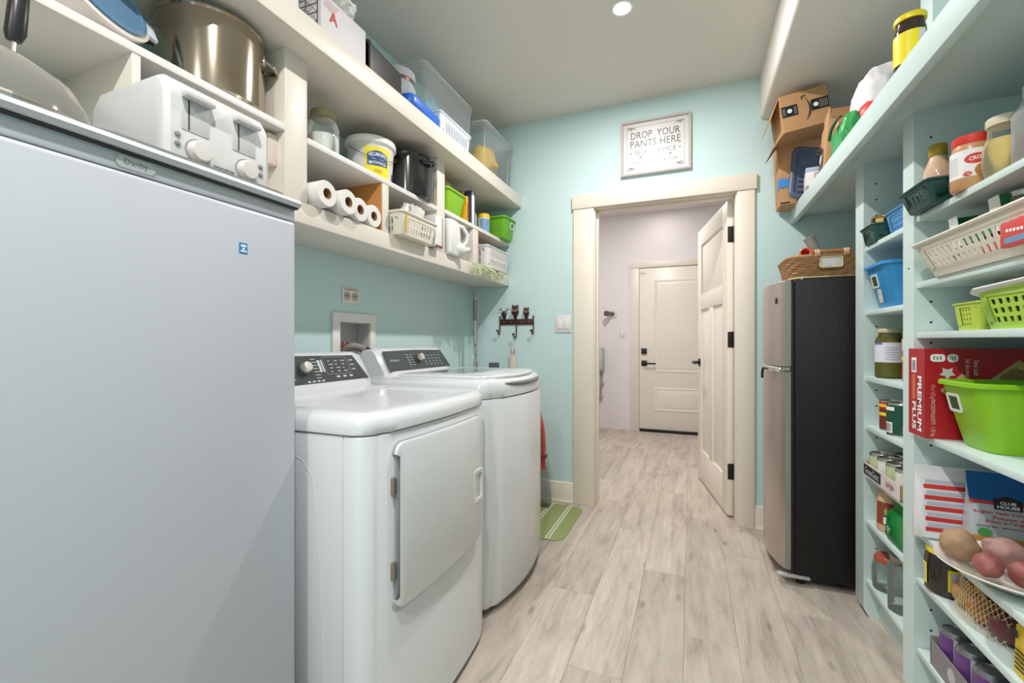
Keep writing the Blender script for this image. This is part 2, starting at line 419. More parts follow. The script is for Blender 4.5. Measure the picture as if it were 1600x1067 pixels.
b = box(nb(), -.59, -.53, -.022, -.012, 1.965, 2.0, .002); part('door_contact', b, m_wplast, ed)
tr2 = struct('trim_2')
part('casing', box(nb(), -.712, -.604, D - .024, D, 0, 2.04, .003), m_cream, tr2)
part('casing', box(nb(), .337, .445, D - .024, D, 0, 2.04, .003), m_cream, tr2)
part('head_casing', box(nb(), -.72, .45, D - .03, D, 2.04, 2.11, .003), m_cream, tr2)

# mudroom fittings on the far wall
b = nb(); box(b, -.845, -.785, D - .007, D, 1.17, 1.28, .003); o = one('light_switch', b, m_wplast, 'white single light switch beside the far entry door', 'light switch')
part('rocker', box(nb(), -.828, -.802, D - .012, D - .006, 1.195, 1.255, .002), m_white_ink, o)
pp = T('pipe_stub', 'short capped metal pipe sticking out of the white mudroom wall', 'pipe', (-.93, D, 1.474))
b = nb(); lathe(b, [(.05, -.012), (.05, 0)], 20, ax='y'); part('flange', b, m_wplast, pp)
b = nb(); lathe(b, [(.026, -.14), (.026, -.005)], 16, ax='y'); lathe(b, [(.034, -.15), (.034, -.115)], 16, ax='y')
xf(b, rotm(-28, 'Z')); part('pipe', b, M('pipe_metal', (120, 108, 102), .4, .7), pp)
ep = T('electrical_panel', 'grey electrical box with blue window and conduit on mudroom wall', 'electrical box', (-1.17, D, .744))
part('enclosure', box(nb(), -.16, .13, -.09, 0, 0, .295, .006), M('grey_enclosure', (176, 178, 182), .45), ep)
part('window', box(nb(), -.13, .04, -.098, -.089, .075, .20, .003), M('smoked_blue', (66, 86, 118), .15), ep)
part('cover_edge', box(nb(), .05, .115, -.096, -.089, .02, .275, .003), M('grey_cover', (200, 201, 204), .4), ep)
b = nb(); tube(b, [(.09, -.03, .0), (.095, -.03, -.14), (.08, -.03, -.35), (.02, -.03, -.48), (-.06, -.03, -.53)], .012, 10); part('conduit', b, M('conduit_grey', (150, 150, 154), .5), ep)
part('clip', box(nb(), .075, .125, -.045, 0, -.17, -.15, .002), m_steel, ep)
part('clip', box(nb(), .062, .112, -.045, 0, -.345, -.325, .002), m_steel, ep)

# recessed lamps
lens = EM('lamp_lens', (255, 250, 240), 14)
def lamp(x, y, z, w, label, rad=.036):
    t = T('recessed_light', label, 'ceiling light', (x, y, z), 0, 'recessed ceiling lights')
    b = nb(); lathe(b, [(rad + .004, -.001), (rad + .004, -.004), (rad + .016, -.006), (rad + .02, -.001)], 32, cap=False); part('trim_ring', b, m_wplast, t)
    b = nb(); lathe(b, [(rad + .003, -.0045), (rad + .003, -.001)], 32); part('lens', b, lens, t)
    ld = bpy.data.lights.new('lamp', 'AREA'); ld.shape = 'DISK'; ld.size = rad * 2; ld.energy = w; ld.color = LAMP_COL
    lo = bpy.data.objects.new('lamp_light', ld); C.objects.link(lo); lo.parent = t; lo.location = (0, 0, -.012)
    return t
lamp(-.303, 2.135, ZC, LAMP_W, 'round recessed ceiling light above the walkway near the doorway')
lamp(-.303, .25, ZC, LAMP_W, 'round recessed ceiling light above the white freezer end')
lamp(-.303, -.95, ZC, LAMP_W, 'round recessed ceiling light behind the viewer')
lamp(-.309, 5.38, 2.73, 1.8, 'recessed ceiling light in the mudroom above the entry door')
lamp(-.55, 4.25, 2.73, MUD_W * 1.75, 'added unseen ceiling light brightening the middle of the mudroom')  # extra lamp out of view, added to light the mudroom walls evenly
# ------------------------------------------------------------ left shelving
ws = T('wall_shelving', 'long cream built-in wall shelf with deep top board above the laundry machines', 'shelving', (0, 0, 0))
FX, UX = -1.238, -1.142
WB = XL + .002
Y0S, Y1S = -.6, YB - .002
part('top_board', box(nb(), WB, UX, Y0S, Y1S, 2.089, 2.170, .003), m_shelf, ws)
part('bottom_board', box(nb(), WB, FX, Y0S, Y1S, 1.526, 1.600, .003), m_shelf, ws)
for y0, y1, z0, z1 in ((1.064, 1.156, 1.6, 2.089), (2.004, 2.082, 1.6, 2.089)):
    part('divider', box(nb(), WB, FX, y0, y1, z0, z1, .002), m_shelf, ws)
for y0, y1, z1 in ((.637, .655, 1.815), (2.42, 2.49, 1.815)):
    part('divider', box(nb(), WB, FX - .001, y0, y1, 1.6, z1, .001), m_shelf, ws)
part('divider', box(nb(), WB, FX - .001, 1.562, 1.604, 1.6, 1.81, .001), m_shelf, ws)
part('divider_lining', box(nb(), WB, FX - .004, 1.556, 1.562, 1.6, 1.81, .001), M('raw_hardboard', (198, 134, 70), .7, var=.1, scale=60), ws, label='bare orange-brown hardboard face')
for y0, y1, z in ((Y0S, 1.064, 1.835), (1.156, 2.004, 1.830), (2.082, Y1S, 1.838)):
    part('middle_shelf', box(nb(), WB, FX + .002, y0 + .001, y1 - .001, z - .022, z, .002), m_white, ws)

# ------------------------------------------------------------ upright freezer
FZX, FZ0, FZ1, FZT = -.90, .20, .807, 1.470
fz = T('freezer', 'tall plain white upright freezer filling the left foreground', 'freezer', (0, 0, 0))
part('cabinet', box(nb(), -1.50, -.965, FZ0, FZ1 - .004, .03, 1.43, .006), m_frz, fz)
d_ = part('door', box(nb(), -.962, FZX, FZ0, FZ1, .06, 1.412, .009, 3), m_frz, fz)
b = nb(); plate(b, [(p, q) for p, q in rr(.031, .0105, .0104, 8)], (FZX, .466, 1.4205), (0, 1, 0), (0, 0, 1), .004)
# control fascia strip under the lid
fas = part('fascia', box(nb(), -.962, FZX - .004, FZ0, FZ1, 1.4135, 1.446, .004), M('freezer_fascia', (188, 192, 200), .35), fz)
b = nb(); plate(b, rr(.030, .0105, .0104, 8), (FZX - .0035, .470, 1.429), (0, 1, 0), (0, 0, 1), .002)
bd = part('badge', b, M('badge_silver', (190, 192, 194), .35, .4), fz, label='oval silver maker badge')
text('Danby', M('badge_ink', (110, 114, 120), .5), bd, (FZX - .0014, .470, 1.429), (0, 1, 0), (0, 0, 1), w=.036, depth=.0003)
b = nb(); prism(b, [(-1.505, 1.440), (-1.505, 1.466), (-.905, FZT), (-.893, 1.466), (-.888, 1.457), (-.893, 1.449), (-.905, 1.4455)], 'y', FZ0 - .006, FZ1 + .006)
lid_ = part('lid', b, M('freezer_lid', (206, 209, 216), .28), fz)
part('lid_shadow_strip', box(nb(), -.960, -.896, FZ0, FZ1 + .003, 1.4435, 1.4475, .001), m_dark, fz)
b = nb(); plate(b, rr(.0095, .0115, .001), (FZX, .668, 1.322), (0, 1, 0), (0, 0, 1), .0008)
st = part('energy_sticker', b, M('sticker_blue', (30, 132, 200), .5), fz, label='small blue square sticker')
b = nb(); quads(b, [(-.0065, .0065, .003, .0075), (-.007, .007, -.008, -.0045), (-.003, .003, -.003, .001)], (FZX + .0008, .668, 1.322), (0, 1, 0), (0, 0, 1)); part('print', b, m_white_ink, st)
b = nb()
for y in (FZ0 + .06, FZ1 - .06):
    for x in (-1.44, -.99): lathe(b, [(.018, 0), (.018, .032)], 12, (x, y, 0))
part('feet', b, m_black, fz)

# tray and toaster on the freezer
b = nb(); loft(b, [(0, .135, .185, .03), (.006, .142, .192, .032), (.010, .145, .195, .034), (.010, .139, .189, .03), (.006, .13, .18, .03)])
one('serving_tray', b, M('grey_tray', (150, 152, 146), .3, .3), 'thin grey tray under the white toaster', 'tray', (-1.06, .607, FZT))
TZ = FZT + .0065
to = T('toaster', 'white four-slice toaster with two dials on top of the freezer', 'toaster', (-.945, .534, TZ))
TWd, TD, TH = .242, .25, .172      # width along +y, depth along -x, height
b = nb(); prof = [(0, .006), (0, .135), (-.006, .152), (-.02, TH), (-TD + .03, TH), (-TD, TH - .03), (-TD, .006)]
rs = []
for yy, ins in ((0, .02), (.006, .006), (.016, 0), (TWd - .016, 0), (TWd - .006, .006), (TWd, .02)):
    cx, cz = -TD / 2, TH / 2
    rs.append([Vector((cx + (x - cx) * (1 - ins / (TD / 2)), yy, cz + (z - cz) * (1 - ins / (TH / 2)))) for x, z in prof])
rings(b, rs); part('shell', b, M('toaster_white', (204, 203, 203), .35, var=.01), to, 30)
part('base', box(nb(), -TD + .01, -.006, .012, TWd - .012, 0, .012, .003), M('toaster_base', (130, 130, 128), .5), to)
for k, y0 in enumerate((.036, .142)):
    b = nb(); box(b, -.003, .0015, y0, y0 + .055, .07, .150, .001); lv = part('lever_recess', b, M('recess_grey', (196, 196, 198), .5), to)
    part('lever_slot', box(nb(), .0005, .0022, y0 + .012, y0 + .0145, .072, .132, 0), m_dark, lv)
    b = nb(); box(b, .0005, .020, y0 - .002, y0 + .058, .132, .146, .004); part('lever', b, M('lever_grey', (200, 200, 202), .4), lv)
    b = nb(); lathe(b, [(.0225, 0), (.0225, .003), (.021, .014), (.0185, .0175), (0.001, .0185)], 24, (0, y0 + .032, .034), 'x'); kn = part('dial', b, M('dial_white', (212, 206, 201), .35), to)
    b = nb(); lathe(b, [(.026, 0), (.026, .0008)], 24, (0.0002, y0 + .032, .034), 'x'); part('dial_ring', b, M('dial_ring', (150, 150, 150), .5), kn)
    part('dial_pointer', box(nb(), 0, .0012, y0 + .052, y0 + .055, .005, .016), m_dark, kn)
    yy = y0 - .008 if k == 0 else y0 + .068
    for z in (.038, .056):
        b = nb(); lathe(b, [(.0055, 0), (.0055, .003), (.004, .004)], 14, (0, yy, z), 'x'); part('button', b, M('button_grey', (140, 140, 142), .4), to)
b = nb(); quads(b, [(i * .0042, i * .0042 + .0032, -.003 + .0012 * (i % 3), .003 - .0006 * (i % 2)) for i in range(11)], (.0005, .100, .018), (0, 1, 0), (0, 0, 1)); part('brand_print', b, M('print_grey', (105, 105, 108), .6), to)
for y0 in (.03, .072, .14, .182):
    part('slot', box(nb(), -TD + .04, -.05, y0, y0 + .026, TH - .004, TH + .0006), m_dark, to)

# glass lid, black handled tool, casserole, stock pot, outlet box, carton
gl = T('glass_pot_lid', 'large domed glass lid lying on the freezer beside the toaster', 'pot lid', (-1.06, .318, FZT))
b = nb(); lathe(b, [(.150, .006), (.146, .04), (.128, .075), (.095, .098), (.05, .108), (.02, .11)], 40, cap=False); part('dome', b, CL('lid_glass', (190, 186, 176), .2, .1), gl)
b = nb(); tube(b, [(.151 * math.cos(a * PI / 20), .151 * math.sin(a * PI / 20), .006) for a in range(40)], .006, 8, True); part('rim', b, m_steel, gl)
b = nb(); lathe(b, [(.014, .108), (.012, .12), (.028, .128), (.028, .140), (.01, .146)], 20); part('knob', b, M('knob_brown', (110, 88, 74), .4), gl)
tl = T('kitchen_tool', 'black-handled metal kitchen tool standing at the back of the freezer top', 'utensil', (-1.20, .412, FZT))
b = nb(); tube(b, [(0, 0, 0.001), (0, .006, .12), (.0, .012, .23)], .004, 8); part('stem', b, m_steel, tl)
b = nb(); loft(b, [(.225, .009, .011, .008, 0, .012), (.24, .012, .015, .01, 0, .014), (.345, .010, .014, .01, 0, .022), (.352, .006, .008, .005, 0, .022)]); part('handle', b, m_black, tl)

cs = T('casserole_dish', 'pale casserole dish with blue lid tipped on its side on the shelf', 'dish', (-1.36, .60, 1.835))
Rm = rotm(62, 'Y') @ rotm(-14, 'X'); Tm = Matrix.Translation((.05, 0, .118))
b = nb(); lathe(b, [(.05, -.09), (.082, -.075), (.104, -.01), (.108, .0), (.117, .002), (.118, .010), (.109, .012)], 36); part('dish', xf(b, Tm @ Rm), M('pale_dish', (222, 214, 206), .2, coat=.4), cs)
b = nb(); lathe(b, [(.106, .011), (.106, .018), (.098, .021), (.094, .015), (.01, .015)], 36); part('lid', xf(b, Tm @ Rm), M('blue_lid', (86, 124, 156), .3), cs)
for s_ in (-.14, .108): part('tab_handle', xf(box(nb(), -.03, .03, s_, s_ + .032, .0, .012, .004), Tm @ Rm), M('pale_blue_plastic', (196, 208, 220), .3), cs)

sp = T('stock_pot', 'large shiny stainless steel stock pot on the shelf above the toaster', 'pot', (-1.372, .915, 1.835))
m_pot = M('polished_steel', (176, 164, 148), .13, 1, var=.05, scale=9)
b = nb(); lathe(b, [(.134, 0), (.143, .008), (.1435, .222), (.1475, .226), (.1475, .231), (.141, .231), (.139, .012), (.02, .009)], 56); part('body', b, m_pot, sp)
for sy in (1, -1):
    b = nb(); tube(b, [(.03 * math.cos(t), sy * (.141 + .034 * math.sin(t)), .176 - .01 * math.sin(t)) for t in [PI * i / 14 for i in range(15)]], .0065, 10)
    xf(b, rotm(-38, 'Z')); part('loop_handle', b, m_pot, sp)
    for sx in (-1, 1): part('rivet_plate', xf(box(nb(), sx * .03 - .011, sx * .03 + .011, sy * .139 - .004, sy * .139 + .006, .158, .192, .003), rotm(-38, 'Z')), m_pot, sp)

ob_ = T('outlet_box', 'small pinkish outlet box fixed to the cream shelf divider', 'outlet', (-1.305, 1.064, 1.70))
part('box', box(nb(), -.03, .035, -.034, 0, 0, .10, .003), M('pinkish_plastic', (232, 214, 206), .5), ob_)
part('cover', box(nb(), -.024, .029, -.038, -.034, .008, .092, .002), M('pinkish_cover', (240, 226, 218), .45), ob_)
b = box(nb(), -.08, .08, -.05, .05, 0, .13, .002); o = one('small_carton', b, M('slate_carton', (116, 124, 138), .6), 'small slate-grey carton on the shelf behind the toaster', 'box', (-1.35, .73, 1.6))

# ------------------------------------------------------------ middle shelf of the second bay
MZ = 1.830
jr = T('glass_jar', 'glass jar half full of white powder next to the cream divider', 'jar', (-1.335, 1.325, MZ))
b = nb(); lathe(b, [(.05, 0), (.056, .005), (.058, .02), (.058, .12), (.05, .142), (.043, .15), (.043, .165)], 32, cap=False); part('glass', b, m_glass, jr)
b = nb(); lathe(b, [(.047, .003), (.0555, .006), (.0555, .088), (.03, .094), (.005, .091)], 28); part('powder', b, M('white_powder', (242, 240, 236), .9, bump=.2, bscale=60), jr)
b = nb(); lathe(b, [(.0465, .158), (.0475, .16), (.0475, .182), (.044, .186), (.005, .186)], 28); part('lid', b, M('olive_lid', (156, 148, 112), .4, .3), jr)

by = T('mayonnaise_bucket', 'white mayonnaise bucket with blue and yellow label and wire handle', 'bucket', (-1.358, 1.628, MZ))
b = nb(); lathe(b, [(.088, 0), (.092, .004), (.102, .155), (.106, .157), (.108, .17), (.108, .178)], 44); part('pail', b, m_wplast, by)
b = nb(); lathe(b, [(.111, .162), (.1125, .164), (.1125, .186), (.110, .190), (.104, .190), (.102, .185), (.01, .185)], 44); part('lid', b, M('pail_lid', (244, 242, 238), .3), by)
LA = -.56; RL = .1008
def conemap(a, t): 
    r = .0927 + (.102 - .092) * ((t) / .155); return Vector((r * math.cos(LA + a / .098), r * math.sin(LA + a / .098), t))
def conepatch(b, poly, off, n=10):
    pass
def cone_rect(a0, a1, t0, t1, off, arch=0, n=12):
    b = nb(); lo = []; hi = []
    for i in range(n + 1):
        a = a0 + (a1 - a0) * i / n; k = 1 - (2 * i / n - 1) ** 2
        for L_, t in ((lo, t0), (hi, t1 + arch * k)):
            p = conemap(a, t); q = Vector((p.x, p.y, 0)).normalized() * off; L_.append(p + q)
    rings(b, [lo, hi], False, False, False); return b
lb = part('label', cone_rect(-.058, .058, .012, .142, .0004), M('label_yellow', (250, 226, 20), .45), by)
part('label_panel', cone_rect(-.046, .046, .062, .112, .0009, .014), M('label_blue', (28, 82, 150), .45), lb)
for s, t, w, h in (("HELLMANN'S", .103, .080, .017), ("REAL - VRAIE", .087, .050, .006), ("MAYONNAISE", .071, .076, .014)):
    text(s, m_white_ink, lb, (0, 0, 0), (1, 0, 0), (0, 1, 0), w=w, h=h, bold=.012, fm=lambda a, c, t=t: (lambda p: p + Vector((p.x, p.y, 0)).normalized() * .0015)(conemap(a, t + c + (.008 * (1 - (a / .046) ** 2) if t > .1 else .004 * (1 - (a / .046) ** 2)))))
part('seal_print', cone_rect(-.016, .020, .034, .046, .0009), M('seal_tan', (206, 168, 90), .5), lb)
part('barcode', cone_rect(.088, .100, .022, .052, .0006), M('barcode_blue', (70, 84, 120), .5), by)
b = nb(); tube(b, [(.107 * math.cos(a), .107 * math.sin(a), .150 - .085 * math.sin((a + 1.55) / 2.5 * PI)) if 0 else (Vector((.112 * math.cos(a), .112 * math.sin(a), .146 - .060 * (1 - ((a + .45) / 1.35) ** 2)))) for a in [-1.80 + 2.7 * i / 24 for i in range(25)]], .0016, 6); part('wire_handle', b, M('wire_dark', (90, 86, 80), .4, .7), by)

kp = T('enamel_pot', 'black enamel canning pot with loop handle beside the mayonnaise bucket', 'pot', (-1.325, 1.874, MZ))
m_en = M('black_enamel', (26, 26, 28), .16, var=.3, scale=70, coat=.4)
b = nb(); lathe(b, [(.11, 0), (.118, .006), (.122, .19), (.128, .195), (.129, .201), (.124, .203), (.119, .20), (.115, .01), (.01, .008)], 44); part('body', b, m_en, kp)
for sg in (-.85, PI - .85):
    b = nb(); pts = [Vector((.040 * math.cos(t), 0, 0)) * 0 + Vector((.121 + .030 * math.sin(t), .042 * math.cos(t), .172 - .004 * math.sin(t))) for t in [PI * i / 12 for i in range(13)]]
    tube(b, pts, .0085, 10); xf(b, Matrix.Rotation(sg + .75, 4, 'Z')); part('loop_handle', b, m_en, kp)

# ------------------------------------------------------------ toilet paper and lower bays
LZ = 1.600
m_tp = M('tissue_paper', (230, 228, 224), .9, var=.01, bump=.15, bscale=120); m_core = M('tissue_core', (150, 110, 76), .85)
tpn = ('first toilet paper roll of the row, nearest the freezer', 'second toilet paper roll in the row from the freezer', 'third toilet paper roll in the row, set slightly back', 'last toilet paper roll of the row, against the orange-brown board')
for k, (y, dx) in enumerate(((1.210, .038), (1.314, .040), (1.408, .014), (1.502, .004))):
    t = T('toilet_paper_roll', tpn[k], 'toilet roll', (FX + dx, y, LZ + .0465), 0, 'toilet paper rolls on the shelf')
    b = nb(); lathe(b, [(.019, -.112), (.044, -.112), (.0465, -.109), (.0465, -.004), (.0435, 0), (.0195, 0), (.019, -.004), (.019, -.112)], 36, ax='x', cap=False); part('paper', b, m_tp, t)
    b = nb(); lathe(b, [(.0192, -.111), (.0192, -.0005), (.0175, -.0005), (.0175, -.111)], 28, ax='x', cap=False); part('core', b, m_core, t)

bk = T('plastic_basket', 'cream slotted plastic basket of plastic bags jutting over the shelf edge', 'basket', (-1.295, 1.762, LZ))
b = nb(); basket(b, .105, .130, .118, .148, .098, .02, 9, 11, 2, hw=.55, hh=.76, zt=.026); part('body', b, m_cplast, bk)
b = nb(); tube(b, [(.117, -.115, .098), (.119, -.117, .05), (.112, -.113, .01)], .003, 6); tube(b, [(.116, -.105, .098), (.117, -.109, .05), (.111, -.104, .01)], .003, 6); part('rubber_band', b, M('rubber_band', (222, 190, 92), .6), bk)
b = nb()
for i, (x, y, c_) in enumerate(((.02, -.121, 0), (.04, -.121, 0), (.06, -.121, 0), (-.01, -.121, 0), (.08, -.121, 0))): box(b, x - .006, x + .006, y - .003, y + .003, .02, .075, .001)
p0 = one('clothes_pegs', b, M('peg_blue', (70, 150, 196), .5), 'blue clothes pegs inside the cream slotted basket', 'clothes peg', (-1.295, 1.762, LZ)) if 0 else (b.free())
for i, (x, col) in enumerate(((-.005, (60, 150, 200)), (.022, (90, 120, 190)), (.049, (60, 160, 205)), (.076, (120, 150, 170)))):
    b = nb(); box(b, -.009, .009, -.005, .005, 0, .066, .002); box(b, -.006, .006, -.008, .008, .03, .04, .001)
    one('clothes_peg', b, M('peg_%d' % i, col, .5), ('pale blue', 'violet-blue', 'bright blue', 'grey-blue')[i] + ' clothes peg behind the slots of the cream basket', 'clothes peg', (-1.295 + x - .03, 1.762 - .105, LZ + .0065), 'clothes pegs in the basket')
def sheetbag(name, label, cat, loc, w, h, mat, seed, lean=(0, 0), n=10, puff=.015, rz=0):
    b = nb(); A = []; B = []
    for i in range(n + 1):
        ra, rb = [], []
        for j in range(n + 1):
            s, t = i / n - .5, j / n
            pf = puff * (1 - (2 * s) ** 2) * (1 - (2 * t - 1) ** 2) + .0008
            k = noise.noise(Vector((s * 4 + seed, t * 4, seed))) * puff * .8
            base = Vector((lean[0] * t + k, s * w * (1 - .15 * t * abs(noise.noise(Vector((s * 3, seed, 1))))) + lean[1] * t, t * h + .01 * noise.noise(Vector((s * 5, seed, 2))) * t))
            ra.append(base + Vector((pf, 0, 0))); rb.append(base - Vector((pf, 0, 0)))
        A.append(ra); B.append(rb)
    for G in (A, B): rings(b, G, False, False, False)
    bmesh.ops.remove_doubles(b, verts=b.verts, dist=.0005)
    o = one(name, b, mat, label, cat, loc); o.rotation_euler = (0, 0, rz); return o
m_bag = CL('bag_film', (236, 236, 234), .42, .25)
sheetbag('plastic_bag', 'clear folded plastic bag leaning left in the cream basket', 'plastic bag', (-1.285, 1.735, LZ + .012), .10, .165, m_bag, 1.3, (.03, .05))
sheetbag('plastic_bag', 'pointed white plastic bag on the right in the cream basket', 'plastic bag', (-1.255, 1.80, LZ + .012), .11, .165, CL('bag_film_white', (240, 238, 234), .7, .35), 4.7, (.02, .03))
b = box(nb(), -.15, .052, -.035, .035, 0, .165, .0025); xf(b, rotm(-3, 'X'))
o = one('carton', b, M('white_carton', (236, 233, 230), .55), 'upright white carton beside the shelf post with dark red edge', 'box', (-1.255, 1.962, LZ + .002))
part('edge_strip', box(nb(), -.149, .0535, .033, .0362, .004, .161), M('maroon', (110, 62, 58), .5), o)
part('base_strip', box(nb(), -.149, .054, -.030, .036, .0005, .012), M('maroon', (110, 62, 58), .5), o)

# steam jug in third bay
jg = T('jug', 'white plastic jug with curved handle and spout on the bottom shelf', 'jug', (-1.275, 2.165, LZ))
b = nb(); loft(b, [(0, .062, .068, .03), (.01, .068, .074, .032), (.15, .062, .066, .03), (.19, .056, .06, .03), (.2, .045, .05, .03)]); part('body', b, m_wplast, jg)
b = nb(); tube(b, [(.03, .06, .185), (.05, .098, .178), (.065, .122, .14), (.06, .122, .10), (.045, .098, .065), (.03, .06, .05)], [.014, .013, .012, .012, .013, .016], 12); part('handle', b, m_wplast, jg)
b = nb(); lathe_dir(b, [(.040, 0), (.038, .03), (.026, .05), (.018, .058), (.017, .08)], (.04, .03, .042), (.8, .55, -.05)); sp_ = part('spout', b, m_wplast, jg)
b = nb(); lathe_dir(b, [(.012, .08), (.012, .086), (.004, .087)], (.04, .03, .042), (.8, .55, -.05)); part('cap', b, M('cap_grey', (150, 150, 152), .4), sp_)

# upper third bay
UZ = 1.838
lb1 = T('storage_bin', 'lime green bin holding a brown paper bag behind the cream post', 'bin', (-1.345, 2.235, UZ))
b = nb(); openbin(b, .075, .085, .095, .108, .145, .02); part('body', b, m_lime, lb1)
def paperbag(name, label, cat, loc, s, mat, seed, group=None):
    b = nb(); loft(b, [(0, s[0] * .9, s[1] * .9, .01), (s[2] * .5, s[0], s[1], .012), (s[2] * .85, s[0] * .85, s[1] * .9, .01), (s[2], s[0] * .6, s[1] * .75, .008)], 3)
    bmesh.ops.subdivide_edges(b, edges=b.edges[:], cuts=2, use_grid_fill=True); crumple(b, s[2] * .09, 14 / max(s[2], .1) * .12 * 10, seed)
    return one(name, b, mat, label, cat, loc, group, 25)
m_kraft = M('kraft_paper', (200, 160, 116), .8, var=.06)
paperbag('paper_bag', 'crumpled brown paper bag sticking out of the lime bin', 'paper bag', (-1.345, 2.235, UZ + .013), (.062, .07, .185), M('tan_paper', (222, 178, 146), .8, var=.05), 2)
bkk = T('book', 'yellow covered booklet standing beside the lime bin', 'book', (-1.33, 2.385, UZ))
part('cover', box(nb(), -.07, .07, -.011, .011, 0, .165, .002), M('yellow_cover', (238, 186, 30), .45), bkk)
part('spine_print', box(nb(), .0695, .0708, -.008, .008, .03, .12), M('orange_print', (214, 130, 40), .5), bkk)
sheetbag('twisted_bag', 'crumpled tan wrapper poking up behind the yellow booklet', 'wrapper', (-1.30, 2.375, UZ + .165), .035, .035, m_kraft, 3.3, (.01, 0))
bd_ = T('binder', 'white and dark blue ring binder standing next to yellow booklet', 'binder', (-1.325, 2.425, UZ))
part('cover', box(nb(), -.10, .085, -.024, -.021, 0, .205, .001), M('navy_cover', (60, 66, 96), .4), bd_)
part('cover', box(nb(), -.10, .085, .021, .024, 0, .205, .001), M('navy_cover', (60, 66, 96), .4), bd_)
part('pages', box(nb(), -.095, .082, -.0205, .0205, .004, .20, .001), M('page_white', (232, 232, 234), .8), bd_)
b = nb(); loft(b, [(0, .01, .03, .006), (.07, .012, .034, .006), (.1, .008, .02, .004)]); one('detergent_pouch', b, M('pale_teal_pouch', (150, 190, 190), .35), 'pale teal pouch squeezed between binder and wipes canister', 'pouch', (-1.275, 2.49, UZ))
wp = T('wipes_canister', 'disinfecting wipes canister with yellow lid beside the green bin', 'canister', (-1.305, 2.70, UZ))
b = nb(); lathe(b, [(.040, 0), (.042, .003), (.042, .115), (.040, .118)], 28); part('body', b, M('canister_white', (228, 232, 236), .35), wp)
b = nb(); label_arc(b, .0426, .012, .105, -1.6, 1.0); l_ = part('label', b, M('canister_blue', (126, 160, 196), .4, var=.5, scale=40), wp)
b = nb(); lathe(b, [(.0435, .113), (.0435, .135), (.040, .140), (.01, .141)], 28); part('lid', b, M('canister_yellow', (244, 196, 40), .4), wp)
def handle_bin(name, label, loc, bx, by, tx, ty, h, mat, face, hpos, hw=.026, hh=.022, r=.025):
    """bin with a white-framed handle opening; face '+x','-y'..., hpos (lateral, height)"""
    t = T(name, label, 'bin', loc)
    b = nb(); openbin(b, bx, by, tx, ty, h, r, .003, .009); part('body', b, mat, t)
    k = hpos[1] / h
    hx, hy = bx + (tx - bx) * k, by + (ty - by) * k
    o_, u_ = {'+x': ((hx + .001, hpos[0], hpos[1]), (0, 1, 0)), '-x': ((-hx - .001, hpos[0], hpos[1]), (0, -1, 0)), '-y': ((hpos[0], -hy - .001, hpos[1]), (1, 0, 0))}[face]
    tilt = {'+x': Vector((tx - bx, 0, h)), '-x': Vector((bx - tx, 0, h)), '-y': Vector((0, by - ty, h))}[face].normalized()
    n_ = Vector(u_).cross(tilt); b = nb()
    out = [Vector(o_) + Vector(u_) * s + tilt * q for s, q in rr(hw, hh, .008, 4)]; inn = [Vector(o_) + Vector(u_) * s + tilt * q for s, q in rr(hw - .007, hh - .007, .004, 4)]
    rings(b, [[p - n_ * .002 for p in out], [p + n_ * .003 for p in out], [p + n_ * .003 for p in inn], [p - n_ * .002 for p in inn]], False, False)
    hd = part('handle_frame', b, m_wplast, t)
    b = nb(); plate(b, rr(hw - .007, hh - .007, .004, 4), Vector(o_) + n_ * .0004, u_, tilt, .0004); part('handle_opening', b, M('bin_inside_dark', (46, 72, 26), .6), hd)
    return t
handle_bin('storage_bin', 'green bin with white handle frame at the end by the wall', (-1.272, 2.888, UZ), .072, .082, .088, .098, .15, M('grass_green_plastic', (108, 176, 36), .38), '+x', (.035, .105))

# lower third bay: white basket, cloth, paper bag, flowers
wb = T('plastic_basket', 'white slotted basket with red cloth and paper bag in the end bay', 'basket', (-1.305, 2.71, LZ))
b = nb(); basket(b, .10, .165, .112, .185, .13, .02, 9, 15, 2, hw=.5, hh=.8, zt=.022); part('body', b, m_wplast, wb)
b = nb(); blob(b, (0, 0, .075), (.075, .055, .075), 3, .18, 3, 5); one('cloth', b, M('raspberry_cloth', (196, 40, 84), .85, bump=.3), 'raspberry red cloth bundled in the white slotted basket', 'cloth', (-1.30, 2.585, LZ + .006), None, 60)
b = nb(); blob(b, (0, 0, .07), (.05, .05, .066), 3, .2, 3, 8); one('cloth', b, M('grey_white_cloth', (206, 204, 200), .85), 'grey-white rag between the red cloth and paper bag', 'cloth', (-1.285, 2.70, LZ + .007), None, 60)
paperbag('paper_bag', 'crumpled brown paper bag at the wall end of the white basket', 'paper bag', (-1.30, 2.81, LZ + .008), (.075, .06, .15), M('kraft_light', (214, 176, 120), .75, var=.08), 6)
fl = T('dried_flowers', 'bunch of pale green dried flowers laid along the shelf lip', 'dried flowers', (-1.225, 2.56, 1.545))
b = nb(); random.seed(11)
b2 = nb()
for i in range(90):
    y = random.uniform(-.22, .20); p0 = Vector((random.uniform(-.008, .012), y, random.uniform(.02, .06)))
    d = Vector((random.uniform(.0, .05), random.uniform(-.03, .05), random.uniform(-.06, .0)))
    pts = [p0, p0 + d * .5 + Vector((.012, 0, .006)), p0 + d]
    tube(b, pts, .0012, 4)
    for k in range(4):
        c_ = p0 + d * (.35 + .2 * k) + Vector((.010, random.uniform(-.008, .008), random.uniform(-.006, .006)))
        vs = bmesh.ops.create_icosphere(b2, subdivisions=1, radius=random.uniform(.003, .006))['verts']
        for v in vs: v.co += c_
part('stems', b, M('stem_green', (166, 180, 130), .7), fl); o = part('blossoms', b2, M('blossom_pale', (222, 226, 190), .8, var=.15, scale=60), fl); o['kind'] = 'stuff'

